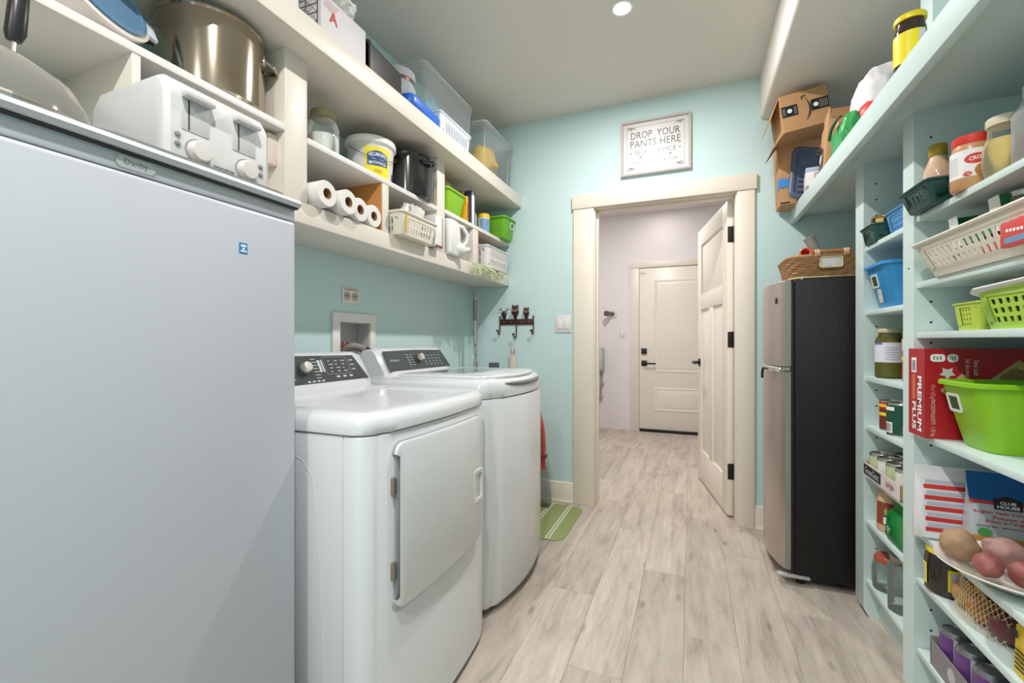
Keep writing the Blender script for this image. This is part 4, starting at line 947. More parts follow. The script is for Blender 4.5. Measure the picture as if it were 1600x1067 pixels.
# ------------------------------------------------------------ right pantry shelving
SX, SB = .65, XR - .002
ps = T('pantry_shelving', 'pale aqua built-in pantry shelving with a deep overhanging top shelf', 'shelving', (0, 0, 0))
part('top_shelf', box(nb(), .562, SB, YF + .3, YB - .002, 1.845, 1.885, .002), m_aqshelf, ps)
part('shelf_lip', box(nb(), .536, .562, YF + .3, YB - .002, 1.805, 1.885, .002), m_aqshelf, ps)
UPR = [(2.203, 2.297), (1.765, 1.842), (.72, .80)]
for i, (y0, y1) in enumerate(UPR):
    b = nb(); prism(b, [(SX, .035 if i == 0 else 0), (SX, 1.845), (SB, 1.845), (SB, 0), (SX + .02, 0)] if i == 0 else [(SX, 0), (SX, 1.845), (SB, 1.845), (SB, 0)], 'y', y0, y1)
    part('upright', b, m_aqshelf, ps)
part('upper_upright', box(nb(), .695, SB, 1.765, 1.842, 1.885, 2.437, .002), m_aqshelf, ps)
S1 = [1.503, 1.244, .978, .781, .585, .398, .157]; S2 = [1.512, 1.305, 1.149, .836, .530, .381, .161]
for zs, y0, y1 in ((S1, 1.8425, 2.2025), (S2, .8005, 1.7645)):
    for z in zs: part('shelf', box(nb(), SX + .006, SB, y0, y1, z - .019, z, .002), m_aqshelf, ps)
    part('kick_board', box(nb(), SX + .05, SX + .066, y0, y1, 0, zs[-1] - .019, .001), m_aqshelf, ps)
for y, z_, ok in ((2.203, S1, 1), (1.765, S2, 1)):
    b = nb(); z = .22
    while z < 1.78:
        if min(abs(z - q) for q in z_) > .03: lathe(b, [(.0035, -.0005), (.0035, .001)], 8, (SX + .042, y - .0003, z), 'y')
        z += .064
    o = part('peg_holes', b, m_dark, ps); o['kind'] = 'stuff'
b = nb(); lathe(b, [(.0035, -.0006), (.0035, .001)], 8, (SX - .0003, 1.80, 1.355), 'x'); part('peg_hole', b, m_dark, ps)

# ------------------------------------------------------------ small refrigerator
RY0, RY1 = 2.370, 2.868
fr = T('refrigerator', 'slim refrigerator with stainless doors and black speckled side', 'refrigerator', (0, 0, 0))
m_fs = M('black_textured', (17, 17, 19), .3, var=.8, scale=260, bump=1.0, bscale=260, spec=.35)
part('cabinet', box(nb(), .442, .975, RY0, RY1, .035, 1.405, .006), m_fs, fr)
part('gasket', box(nb(), .425, .443, RY0 + .006, RY1 - .006, .05, 1.398, .002), m_black, fr)
def fdoor(z0, z1):
    pts = [(.426, RY0 + .002), (.404, RY0 + .002)]
    for k in range(1, 24):
        s = k / 24; y = RY0 + .002 + (RY1 - RY0 - .004) * s; pts.append((.404 - .05 * (1 - (2 * s - 1) ** 2) ** .8, y))
    pts += [(.404, RY1 - .002), (.426, RY1 - .002)]
    b = nb(); cy = (RY0 + RY1) / 2; R = []
    for ins, z in ((.006, z0), (0, z0 + .006), (0, z1 - .006), (.006, z1)): R.append([Vector((.426 - (.426 - x) * (1 - ins / .04), cy + (y - cy) * (1 - ins / .25), z)) for x, y in pts])
    rings(b, R); return b
m_fd = M('stainless_door', (186, 176, 170), .3, .85, var=.06, scale=30, stretch=(1, 1, .04))
d1 = part('freezer_door', fdoor(1.0, 1.404), m_fd, fr, 30); d2 = part('fridge_door', fdoor(.062, .985), m_fd, fr, 30)
for d_, z0, z1 in ((d1, 1.006, 1.398), (d2, .068, .979)):
    part('door_edge', box(nb(), .4035, .4245, RY0 - .0005, RY0 + .0025, z0, z1), M('door_edge_grey', (150, 152, 144), .45, .4), d_)
b = nb(); box(b, .364, .424, RY0 - .004, RY0 + .05, .985, 1.0, .002); tube(b, smooth([(.395, RY0 - .004, .994), (.375, RY0 - .002, .995), (.352, RY0 + .05, .997), (.33, RY0 + .13, .998)], 5), [.005] * 5 + [.007] * 11, 8)
part('door_handle', b, m_chrome, fr)
b = nb(); tube(b, smooth([(.345, RY0 + .10, .99), (.33, RY0 + .13, .985), (.328, RY0 + .14, .94)], 5), .006, 8); part('door_handle', b, m_black, fr)
part('badge', box(nb(), .3725, .3765, RY0 + .060, RY0 + .078, 1.30, 1.33, .001), M('badge_dark', (96, 94, 92), .3, .6), d1)
part('hinge_bracket', box(nb(), .372, .50, RY0 - .012, RY0 + .02, .036, .048, .002), M('bracket_grey', (190, 190, 188), .4, .4), fr)
for x in (.47, .93):
    for y in (RY0 + .04, RY1 - .04): 
        b = nb(); lathe(b, [(.018, 0), (.018, .036)], 12, (x, y, 0)); part('foot', b, m_black, fr)
b = nb(); loft(b, [(1.405, .25, .24, .02, .71, 2.62), (1.412, .247, .237, .02, .71, 2.62)]); part('top_cap', b, m_black, fr)

# wicker basket on the refrigerator
wk_ = T('wicker_basket', 'brown woven wicker basket with wooden handle on the refrigerator', 'basket', (.668, 2.545, 1.412))
random.seed(5)
m_wick = M('wicker', (176, 134, 92), .75, var=.25, scale=50)
nrow = 11; b = nb(); hx0, hy0, hx1, hy1, H = .225, .125, .245, .145, .095
for k in range(nrow):
    t = k / (nrow - 1); hx, hy = hx0 + (hx1 - hx0) * t, hy0 + (hy1 - hy0) * t; ring = rr(hx, hy, .05, 5); pts = []
    # densify and weave in and out
    n = len(ring)
    for i in range(n):
        p, q = Vector(ring[i]), Vector(ring[(i + 1) % n]); m_ = max(1, int((q - p).length / .011))
        for j in range(m_): pts.append(p + (q - p) * j / m_)
    out = []
    for i, p in enumerate(pts):
        d = p.normalized() * (.0028 if (i // 2 + k) % 2 else -.0022); z = .006 + H * t
        # leave the grip opening on the near side
        if -.12 < p.x < -.04 and p.y < -hy * .8 and .25 < t < .75: p = Vector((p.x, p.y + .012))
        out.append((p.x + d.x, p.y + d.y, z))
    tube(b, out, .0056, 5, True)
part('weave', b, m_wick, wk_, 60)
b = nb(); loft(b, [(0, .224, .124, .05), (.006, .224, .124, .05)], 5); part('base', b, m_wick, wk_)
b = nb(); tube(b, [(p, q, .004) for p, q in rr(.23, .13, .05, 6)], .005, 6, True); part('foot_trim', b, M('straw_trim', (214, 196, 150), .7), wk_)
b = nb(); tube(b, [(p, q, H + .006) for p, q in rr(.245, .145, .05, 6)], .008, 8, True); part('rim', b, m_wick, wk_)
b = nb(); tube(b, [(-.155, -.152, .117), (-.005, -.152, .117)], .008, 10); part('handle', b, M('wood_dowel', (172, 112, 66), .5, var=.15, scale=8, stretch=(.3, 1, 1)), wk_)
for x in (-.135, -.025):
    for d in (-.007, 0, .007):
        b = nb(); tube(b, [(x + d, -.152 + .012 * math.cos(a), .111 + .015 * math.sin(a)) for a in [2 * PI * i / 12 for i in range(12)]], .0032, 5, True); part('binding', b, M('cane', (222, 182, 148), .7), wk_)
b = nb(); box(b, -.118, -.042, -.150, -.1455, .050, .088, .004); part('liner_panel', b, M('liner_white', (226, 226, 226), .7), wk_)
b = nb(); tube(b, [(p * .075 + .035, -.148, .069 + q * .035) for p, q in [(math.cos(2 * PI * i / 20), math.sin(2 * PI * i / 20)) for i in range(20)]], .0045, 6, True) if 0 else tube(b, [(p - .08, -.1505, .069 + q) for p, q in rr(.042, .023, .008, 3)], .004, 6, True); part('grip_edge', b, M('straw_trim', (214, 196, 150), .7), wk_)
vt = T('vacuum_wand', 'grey oval plastic tube sticking up from the wicker basket', 'tube', (.582, 2.52, 1.424))
b = nb(); ax_ = Vector((-.42, -.02, .9)).normalized(); u_ = Vector((.9, -.05, .42)).normalized(); w_ = ax_.cross(u_)
def oval(s, a, c_): return [Vector((.03, 0, 0.012)) + ax_ * s + u_ * a * math.cos(t) + w_ * c_ * math.sin(t) for t in [2 * PI * i / 24 for i in range(24)]]
rings(b, [oval(0, .016, .013), oval(.10, .019, .015), oval(.195, .024, .016), oval(.205, .026, .018), oval(.207, .023, .015), oval(.19, .020, .013), oval(.05, .014, .010)]); part('tube', b, M('wand_grey', (150, 148, 142), .5), vt)
oc = T('orange_tube', 'orange round plastic tube end beside the grey tube', 'tube', (.488, 2.455, 1.424))
b = nb(); lathe_dir(b, [(.02, -.10), (.022, -.03), (.0245, -.01), (.0245, .004), (.021, .006), (.0165, .004), (.0145, -.05), (.004, -.052)], (.004, -.04, .108), (-.15, -.9, .12), 24); part('tube', b, M('orange_plastic', (222, 92, 58), .4), oc)
b = nb(); tube(b, smooth([(.016, .045, .092), (.03, .06, .05), (.03, .06, .002)], 4), .016, 12); part('elbow', b, M('orange_plastic', (222, 92, 58), .4), oc)

# ------------------------------------------------------------ top shelf items
PZ = 1.885
def carton(name, label, cat, loc, hx, hy, h, mat, tilt=None, rz=0):
    t = T(name, label, cat, loc, rz)
    if tilt: t.rotation_euler = (math.radians(tilt[0]), math.radians(tilt[1]), rz)
    part('carton', box(nb(), -hx, hx, -hy, hy, 0, h, .0015, 1), mat, t); return t
bb = carton('cardboard_box', 'tall brown cardboard box overhanging the shelf against the far wall', 'box', (.625, 2.905, PZ), .165, .074, .335, m_card, (0, -2.5))
b = nb(); plate(b, [(0, 0), (.02, .003), (.06, -.002), (.065, .05), (.03, .06), (.0, .052)], (-.1655, -.012, .09), (0, -1, 0), (0, 0, 1), .0015); part('tape', b, M('blue_tape', (74, 144, 214), .5), bb)
b = nb(); plate(b, [(0, 0), (.03, .004), (.045, -.006), (.05, .046), (.02, .055), (0, .05)], (-.166, -.0755, .09), (1, 0, 0), (0, 0, 1), .0015); part('tape', b, M('blue_tape', (74, 144, 214), .5), bb)
part('bottom_gap', box(nb(), -.166, -.12, -.0752, -.074, .004, .012), m_dark, bb)
m_tape = M('black_tape', (30, 31, 34), .35)
def smile(par, o, ux, uy, w, flip=1):
    o, ux, uy = Vector(o), Vector(ux).normalized(), Vector(uy).normalized(); n = ux.cross(uy); b = nb()
    pts = []; wd = []
    for i in range(17):
        t = i / 16; pts.append(o + ux * (w * (t - .5)) + uy * (-.18 * w * (1 - (2 * t - 1) ** 2)) + n * .001); wd.append(.0008 + .0035 * math.sin(PI * min(1, t * 1.15)) * w / .12)
    tube(b, pts, wd, 6)
    e = pts[-1]; tube(b, [e + ux * (-.10 * w) + uy * .075 * w, e + ux * .03 * w + uy * .065 * w, e + ux * .035 * w - uy * .07 * w], .0024 * w / .12, 6)
    part('arrow_print', b, m_blk_ink, par)
def tapelabel(par, o, ux, uy, w, h, n=5, dot=.0):
    b = nb(); o, ux, uy = Vector(o), Vector(ux).normalized(), Vector(uy).normalized(); nn = ux.cross(uy)
    plate(b, [(-w / 2, -h / 2), (w / 2, -h / 2), (w / 2, h / 2), (-w / 2, h / 2)], o, ux, uy, .0006); tp = part('tape', b, m_tape, par)
    b = nb(); lathe_dir(b, [(h * .2, 0), (h * .2, .0002)], o + nn * .0007 + ux * dot, nn, 16); part('dot', b, m_white_ink, tp)
    b = nb(); quads(b, [(-w * .42 + (w * .1) * k, -w * .42 + w * .1 * k + w * .04, -h * .36, h * .34) for k in range(9) if abs(-w * .4 + w * .1 * k - dot) > h * .26], o, ux, uy, .0009); part('print', b, M('tape_print', (150, 150, 150), .6), tp)
am = T('shipping_box', 'open brown shipping box with curved arrow print on the tall cardboard box', 'box', (.548, 2.765, 2.212)); am.rotation_euler = (0, math.radians(-8), math.radians(2))
b = nb(); hx, hy, h = .105, .115, .192
box(b, -hx, hx, -hy, hy, 0, h, .0015, 1); part('carton', b, m_card, am)
tapelabel(am, (-.068, -hy - .0004, .105), (1, 0, 0), (0, 0, 1), .072, .056); tapelabel(am, (.066, -hy - .0004, .105), (1, 0, 0), (0, 0, 1), .076, .056, dot=-.018)
smile(am, (.0, -hy, .100), (0, 0, 1), (-1, 0, 0), .12)
for (pts, o_) in (([(0, 0), (.085, -.01), (.09, .12), (0, .13)], (-hx - .0005, -hy + .015, .045)), ):
    b = nb(); prism(b, [(-hx, 0), (-hx - .058, -.062), (-hx - .060, -.060), (-hx - .002, .004)], 'y', -hy + .006, hy - .01); part('flap', b, m_cardd, am)
    b = nb(); prism(b, [(-hx, h * .98), (-hx - .055, h * .42), (-hx - .057, h * .43), (-hx - .002, h)], 'y', -hy + .012, hy - .01); part('flap', b, m_card, am)
ld = T('tote_lid', 'slate blue ribbed tote lid standing in front of cardboard boxes', 'lid', (.570, 2.795, PZ)); ld.rotation_euler = (math.radians(-9), math.radians(7), math.radians(6))
m_slate = M('slate_plastic', (86, 96, 124), .45, var=.06)
b = nb(); rs = []
for ins, y in ((0, 0), (0, -.012), (.006, -.017), (.02, -.017), (.026, -.010)): rs.append([Vector((p, y, .15 + q)) for p, q in rr(.085 - ins, .148 - ins, .035 - ins * .8, 5)])
rings(b, rs); part('panel', b, m_slate, ld, 30)
b = nb()
tube(b, [(p, -.012, .215 + q) for p, q in rr(.048, .05, .012, 4)], .006, 8, True); part('rib_frame', b, m_slate, ld)
for k in range(4): part('rib', box(nb(), -.05, .055, -.018, -.009, .035 + .03 * k, .05 + .03 * k, .004), m_slate, ld)
cb = T('small_carton', 'small white and pale blue carton lying by the slate tote lid', 'box', (.568, 2.655, PZ)); cb.rotation_euler = (0, 0, math.radians(-8))
part('carton', box(nb(), -.03, .05, -.10, .075, 0, .088, .002), M('carton_pale', (226, 224, 230), .5), cb)
part('blue_band', box(nb(), -.031, .051, -.101, .02, .068, .0885, .001), M('carton_blue', (158, 182, 212), .5), cb)
b = nb(); quads(b, [(-.015, .03, .012, .015), (-.015, .03, .055, .058), (-.015, -.012, .012, .058), (.027, .03, .012, .058)], (.02, -.1002, 0), (1, 0, 0), (0, 0, 1)); quads(b, [(-.06, .03, .02, .024), (-.06, .03, .05, .053)], (-.0302, 0, 0), (0, -1, 0), (0, 0, 1)); part('red_print', b, M('print_red', (190, 96, 84), .5), cb)
t2 = T('shipping_box', 'tall narrow brown shipping box next to the green bag', 'box', (.612, 2.455, PZ)); t2.rotation_euler = (0, math.radians(4), math.radians(-5))
b = nb(); box(b, -.05, .13, -.085, .085, 0, .235, .0015, 1); part('carton', b, m_card, t2)
part('flap', box(nb(), -.048, -.044, -.08, .05, .235, .285, 0), m_card, t2); part('flap', box(nb(), -.04, .125, -.087, -.083, .235, .275, 0), m_cardd, t2)
tapelabel(t2, (-.0504, .055, .10), (0, -1, 0), (0, 0, 1), .05, .11, dot=0); smile(t2, (-.0502, -.01, .07), (0, 0, 1), (0, 1, 0), .10)
gb = T('shopping_bag', 'green plastic shopping bag with red diamond emblem on top shelf', 'bag', (.585, 2.170, PZ))
b = nb(); loft(b, [(0, .036, .085, .02), (.03, .040, .10, .03), (.085, .038, .10, .03), (.125, .025, .085, .02), (.14, .012, .06, .01)], 5); bmesh.ops.subdivide_edges(b, edges=b.edges[:], cuts=2, use_grid_fill=True); [bmesh.ops.smooth_vert(b, verts=b.verts[:], factor=.5, use_axis_x=True, use_axis_y=True, use_axis_z=True) for _ in range(3)]; crumple(b, .014, 22, 3); crumple(b, .005, 55, 1)
for v in b.verts: v.co.z = max(v.co.z, .0005)
part('bag', b, M('green_film', (54, 160, 86), .35, var=.15, scale=20), gb, 60)
b = nb(); plate(b, [(0, -.03), (.026, 0), (0, .03), (-.026, 0)], (-.044, -.05, .098), (0, -1, 0), (.35, 0, 1), .001); em = part('emblem', b, m_red_ink, gb)
b = nb(); plate(b, [(0, -.014), (.004, -.004), (.012, 0), (.004, .004), (.006, .012), (0, .008), (-.006, .012), (-.004, .004), (-.012, 0), (-.004, -.004)], (-.0452, -.05, .098), (0, -1, 0), (.35, 0, 1), .0008); part('leaf', b, m_white_ink, em)
b = nb(); tube(b, smooth([(-.04, .085, .09), (-.04, .05, .122), (-.036, 0, .136), (-.034, -.05, .13)], 5), .006, 6); part('dark_fold', b, M('green_dark', (30, 96, 62), .5), gb)
wbg = T('cloth_bag', 'stuffed white bag with a red patch on the top shelf', 'bag', (.695, 2.185, PZ))
b = nb(); loft(b, [(0, .065, .09, .05), (.03, .08, .115, .05), (.14, .085, .125, .06), (.23, .08, .115, .05), (.29, .06, .09, .03), (.315, .03, .05, .02)], 6); bmesh.ops.subdivide_edges(b, edges=b.edges[:], cuts=2, use_grid_fill=True); [bmesh.ops.smooth_vert(b, verts=b.verts[:], factor=.5, use_axis_x=True, use_axis_y=True, use_axis_z=True) for _ in range(5)]; crumple(b, .016, 9, 8); crumple(b, .010, 24, 2); crumple(b, .004, 60, 4)
for v in b.verts: v.co.z = max(v.co.z, .0005); v.co.y -= .0
part('bag', b, M('white_cloth', (226, 222, 225), .75, bump=.15, bscale=60), wbg, 60)
b = nb(); blob(b, (-.048, -.085, .105), (.05, .05, .06), 3, .06, 3, 2); part('red_patch', b, M('red_film', (214, 58, 58), .45), wbg, 60)
def jar(name, label, loc, r, h, glassmat, fill, fillh, lidmat, lidh=.02, lidr=None, neck=.78, cat='jar', fillr=.94, shoulder=.72):
    t = T(name, label, cat, loc); lidr = lidr or r * .86
    b = nb(); lathe(b, [(r * .88, .0), (r, .006), (r, h * shoulder), (r * .97, h * (shoulder + .05)), (r * neck, h * (shoulder + .16)), (r * neck, h - lidh * .5)], 30, cap=False); part('glass', b, glassmat, t)
    b = nb(); lathe(b, [(r * .8, .003), (r * .86, .004)], 24); part('base', b, glassmat, t)
    if fill:
        b = nb(); tp = h * fillh; prof = [(r * fillr * .9, .004), (r * fillr, .008), (r * fillr, min(tp, h * shoulder))]
        if tp > h * shoulder: prof += [(r * fillr * .97, h * (shoulder + .05)), (r * neck * .93, min(tp, h * (shoulder + .16))), (r * neck * .93, tp)]
        prof += [(.002, tp + .001)]; lathe(b, prof, 26); part('contents', b, fill, t)
    b = nb(); z = h - lidh; lathe(b, [(lidr, z), (lidr * 1.02, z + .002), (lidr * 1.02, h - .003), (lidr * .97, h), (.003, h)], 28); part('lid', b, lidmat, t)
    return t
m_yel = M('yellow_label', (246, 224, 24), .45); m_ylid = M('yellow_lid', (240, 214, 30), .35, .1)
yj = jar('jar', 'dark spread jar with yellow label and yellow lid at the top shelf edge', (.580, 1.598, PZ), .036, .160, M('dark_glass', (54, 36, 30), .1, var=.1, coat=.4), None, 0, m_ylid, .016, .036, .88, shoulder=.70)
b = nb(); label_arc(b, .0376, .022, .108, PI - .55, 2 * PI - .9); l_ = part('label', b, m_yel, yj)
b = nb(); label_arc(b, .0379, .03, .106, 2 * PI - 1.4, 2 * PI - .9); part('label_panel', b, M('label_greywhite', (214, 214, 214), .5, var=.15, scale=120), l_)
b = nb(); label_arc(b, .0379, .096, .103, PI + .15, PI + .55); part('label_print', b, m_white_ink, l_)

# ------------------------------------------------------------ first pantry column (between uprights)
m_teal = M('teal_plastic', (28, 74, 68), .4); m_cyan = M('cyan_plastic', (62, 150, 200), .38)
gb1 = T('plastic_basket', 'small dark green basket holding tins on the narrow pantry column', 'basket', (.715, 2.128, S1[0]))
b = nb(); basket(b, .066, .056, .078, .068, .062, .012, 8, 7, 1, hw=.5, hh=.7, zt=.014, rim=.004); part('body', b, m_teal, gb1)
for k, (x, y, z) in enumerate(((-.012, -.004, .004), (-.012, -.004, .053))):
    tn = T('tin', ('lower', 'upper')[k] + ' black and gold tin stacked in the small dark green basket', 'tin', (.705 + x, 2.125 + y, S1[0] + z), 0, 'tins in the green basket')
    b = nb(); lathe(b, [(.041, 0), (.042, .002), (.042, .046), (.040, .048), (.003, .047)], 28); part('body', b, M('tin_black', (36, 34, 36), .3, .3), tn)
    b = nb(); lathe(b, [(.0426, .003), (.0426, .007)], 28, cap=False); lathe(b, [(.0426, .040), (.0426, .045)], 28, cap=False); part('gold_bands', b, M('tin_gold', (186, 160, 96), .3, .7), tn)
    b = nb(); label_arc(b, .0427, .012, .036, 3.7, 4.3); part('label', b, M('tin_label_gold', (206, 180, 90), .5), tn)
bb1 = T('plastic_basket', 'small blue perforated basket behind the tins', 'basket', (.780, 1.955, S1[0]))
b = nb(); basket(b, .10, .078, .112, .09, .082, .012, 11, 10, 3, hw=.5, hh=.6, zt=.016, rim=.005); part('body', b, M('bright_blue_plastic', (82, 150, 206), .4), bb1)
sheetbag('plastic_film', 'bright blue plastic wrap heaped in the blue perforated basket', 'plastic wrap', (.77, 1.955, S1[0] + .01), .12, .10, M('blue_film', (70, 140, 216), .35), 6.1, (.02, .02), 10, .025)
handle_bin('storage_bin', 'sky blue bin with white handle frame in the narrow pantry column', (.808, 2.082, S1[1]), .125, .075, .160, .100, .170, M('sky_blue_plastic', (52, 146, 208), .38), '-x', (.028, .108), .030, .026)
bin_b = [o for o in C.objects if o.name.startswith('storage_bin')][-1]
b = nb(); plate(b, [(-.018, -.028), (.018, -.026), (.020, .024), (-.016, .026)], (-.137, .014, .052), (0, -1, 0), (-.2, 0, 1), .0008); stk = part('sticker', b, M('sticker_photo', (214, 206, 200), .5, var=.5, scale=120), bin_b)
m_pk = M('pickle_green', (128, 118, 34), .4, var=.5, scale=60)
pk = jar('jar', 'pickle jar with white label and tan lid on the narrow column', (.715, 2.142, S1[2]), .046, .192, CL('green_glass', (150, 150, 90), .22, .05, (226, 228, 190)), m_pk, .80, M('tan_lid', (198, 188, 156), .4), .016, .036, .74)
b = nb(); label_arc(b, .0466, .062, .138, 2.75, 5.3); l_ = part('label', b, M('pickle_label', (222, 222, 232), .5, var=.05, scale=60), pk)
b = nb(); label_arc(b, .0469, .130, .138, 3.1, 3.9); part('label_band', b, M('label_bluepurple', (90, 110, 190), .5), l_)
b = nb()
for k in range(6): label_arc(b, .0469, .072 + .009 * k, .074 + .009 * k, 4.1, 5.2, n=8)
part('small_print', b, M('label_greyprint', (150, 150, 160), .5), l_)
jo = jar('jar', 'red and yellow labelled jar beside the second upright', (.718, 1.935, S1[2]), .036, .21, M('salsa_glass', (150, 64, 36), .2, var=.3, scale=30), None, 0, M('mustard_lid', (214, 168, 40), .4), .02, .032, .8)
b = nb(); label_arc(b, .0366, .02, .10, 2.4, 5.4); l_ = part('label', b, m_red_ink, jo); b = nb(); label_arc(b, .0369, .075, .09, 2.6, 5.2); part('label_band', b, m_yel, l_); b = nb(); label_arc(b, .0367, .11, .15, 2.6, 5.2); part('label_top', b, M('label_peach', (232, 196, 170), .5), jo)
def can(label, loc, r, h, mat, group='food cans on the pantry shelves', metal=True):
    t = T('food_can', label, 'can', loc, 0, group)
    b = nb(); lathe(b, [(r * .97, 0), (r, .003), (r, h - .003), (r * .97, h), (r * .94, h), (r * .93, h - .004), (.003, h - .004)], 30); part('tin', b, m_steel, t)
    b = nb(); lathe(b, [(r + .0004, .006), (r + .0004, h - .006)], 30, cap=False); l_ = part('label', b, mat, t); return t, l_
t, l_ = can('red and yellow labelled can behind the green can', (.708, 2.098, S1[3]), .038, .115, M('can_darkred', (120, 44, 34), .35, var=.2))
b = nb(); label_arc(b, .0388, .085, .108, 2.4, 5.6); part('band', b, m_red_ink, l_); b = nb(); label_arc(b, .0389, .058, .07, 2.4, 5.6); part('band', b, m_yel, l_); b = nb(); label_arc(b, .039, .092, .101, 3, 4.6); part('print', b, m_yel, l_)
t, l_ = can('dark green labelled can with white barcode', (.700, 1.995, S1[3]), .042, .118, M('can_green', (20, 78, 62), .35))
b = nb(); label_arc(b, .0429, .012, .05, 2.95, 3.75); part('barcode_patch', b, m_white_ink, l_)
b = nb(); [label_arc(b, .0432, .016, .046, 3.0 + .07 * k, 3.03 + .07 * k, n=1) for k in range(10)]; part('barcode', b, m_blk_ink, l_)
b = nb(); label_arc(b, .0429, .092, .105, 3.0, 3.9); part('print', b, m_white_ink, l_); b = nb(); label_arc(b, .0429, .012, .04, 4.4, 5.0); part('picture', b, M('pict_tomato', (160, 90, 70), .5, var=.4, scale=90), l_)
# tray of vegetable cans
ct = T('can_tray', 'printed cardboard tray of vegetable cans on the narrow column', 'tray', (.772, 2.02, S1[4]))
b = nb(); box(b, -.125, .20, -.165, .165, 0, .003); part('floor', b, m_card, ct)
trf = part('front_panel', box(nb(), -.1265, -.1235, -.165, .165, 0, .052), M('tray_pale', (222, 212, 210), .6, var=.06, scale=60), ct)
part('side_panel', box(nb(), -.125, .20, .1625, .165, 0, .052), m_card, ct); part('side_panel', box(nb(), -.125, .20, -.165, -.1625, 0, .052), m_card, ct)
part('black_band', box(nb(), -.1272, -.1262, -.005, .163, .006, .046), M('band_black', (44, 46, 48), .5), trf)
text('GreenGiant', M('band_print', (196, 198, 196), .5), trf, (-.1274, .08, .026), (0, -1, 0), (0, 0, 1), w=.135, h=.026, depth=.0004, bold=.01)
b = nb(); quads(b, [(-.02 + .012 * k, -.014 + .012 * k, -.012 + .004 * (k % 3), .012 - .005 * (k % 2)) for k in range(6)], (-.1272, -.075, .026), (0, -1, 0), (0, 0, 1)); part('red_print', b, M('print_pinkred', (196, 120, 116), .5), trf)
kk = 0
for i, x in enumerate((-.082, -.004)):
    for j, y in enumerate((.122, .044, -.036, -.115)):
        nm = (('front', 'back')[i], ('first', 'second', 'third', 'fourth')[j]); 
        t = T('food_can', 'pale green vegetable can, %s in the %s row of the printed tray' % (nm[1], nm[0]), 'can', (.772 + x, 2.02 + y, S1[4] + .003), 0, 'vegetable cans in the tray')
        b = nb(); lathe(b, [(.036, 0), (.0372, .003), (.0372, .093), (.036, .096), (.034, .096), (.034, .092), (.003, .092)], 24); part('tin', b, m_steel, t)
        b = nb(); lathe(b, [(.0376, .006), (.0376, .084)], 24, cap=False); l_ = part('label', b, (M('can_palegreen', (190, 206, 160), .4, var=.12, scale=30), M('can_white', (230, 226, 222), .4, var=.05))[(i + j) % 2], t)
br = jar('jar', 'jar with brown and cream label on the narrow column', (.703, 2.10, S1[5]), .042, .150, M('cream_jar', (206, 172, 136), .35, var=.08), None, 0, M('tan_lid2', (196, 166, 132), .4), .016, .036, .8)
b = nb(); label_arc(b, .0427, .03, .115, 3.2, 4.6); l_ = part('label', b, M('label_brown', (138, 66, 48), .5), br); b = nb(); label_arc(b, .043, .035, .06, 3.9, 4.3); part('label_patch', b, m_white_ink, l_); b = nb(); label_arc(b, .0428, .03, .115, 2.5, 3.2); part('label_white', b, M('label_cream', (226, 214, 200), .5, var=.1, scale=80), br)
gp = T('snack_pouch', 'bright green foil pouch beside the second upright', 'pouch', (.700, 1.955, S1[5]))
b = nb(); loft(b, [(0, .03, .075, .01), (.015, .04, .08, .015), (.09, .032, .08, .012), (.125, .006, .082, .004), (.14, .003, .082, .002)], 3); crumple(b, .004, 30, 2)
for v in b.verts: v.co.z = max(v.co.z, .0003)
part('pouch', b, M('green_foil', (26, 136, 62), .3, var=.1), gp, 50)
b = nb(); quads(b, [(.0, .03, .052, .058), (.0, .022, .042, .047), (.008, .012, .03, .062)], (-.046, .03, .0), (0, -1, 0), (0, 0, 1)); part('print', b, M('pale_green_print', (180, 220, 180), .5), gp)
b = nb(); lathe_dir(b, [(.012, 0), (.012, .0006)], (-.043, .05, .1), (-1, 0, .1), 14); part('badge', b, M('light_green_print', (110, 190, 90), .5), gp)
j1 = T('glass_jar', 'empty clip-top glass jar with rust red lid on the bottom shelf', 'jar', (.708, 2.138, S1[6]))
b = nb(); lathe(b, [(.040, 0), (.047, .006), (.05, .03), (.05, .085), (.044, .105), (.038, .112)], 28, cap=False); part('glass', b, m_glass, j1)
b = nb(); lathe(b, [(.04, .0005), (.046, .006), (.04, .008), (.003, .006)], 24); part('base', b, m_glass, j1)
b = nb(); lathe(b, [(.041, .108), (.043, .110), (.043, .122), (.036, .132), (.003, .134)], 26); part('lid', b, M('rust_lid', (168, 82, 58), .35), j1)
j2 = T('glass_jar', 'tall ribbed empty glass jar in front on the bottom shelf', 'jar', (.700, 1.985, S1[6]))
b = nb(); n = 32
rings(b, [[Vector((r * (1 + (.04 if i % 4 < 2 else 0)) * math.cos(2 * PI * i / n), r * (1 + (.04 if i % 4 < 2 else 0)) * math.sin(2 * PI * i / n), z)) for i in range(n)] for r, z in ((.036, 0), (.042, .006), (.043, .15), (.036, .172), (.036, .185))], False, False); part('glass', b, CL('ribbed_glass', (200, 206, 202), .16, .05), j2)
b = nb(); lathe(b, [(.034, .0005), (.04, .006), (.003, .006)], 24); part('base', b, m_glass, j2)
b = nb(); lathe(b, [(.038, .18), (.039, .182), (.039, .196), (.035, .198), (.003, .198)], 26); part('lid', b, M('pewter', (150, 146, 138), .3, .8), j2)

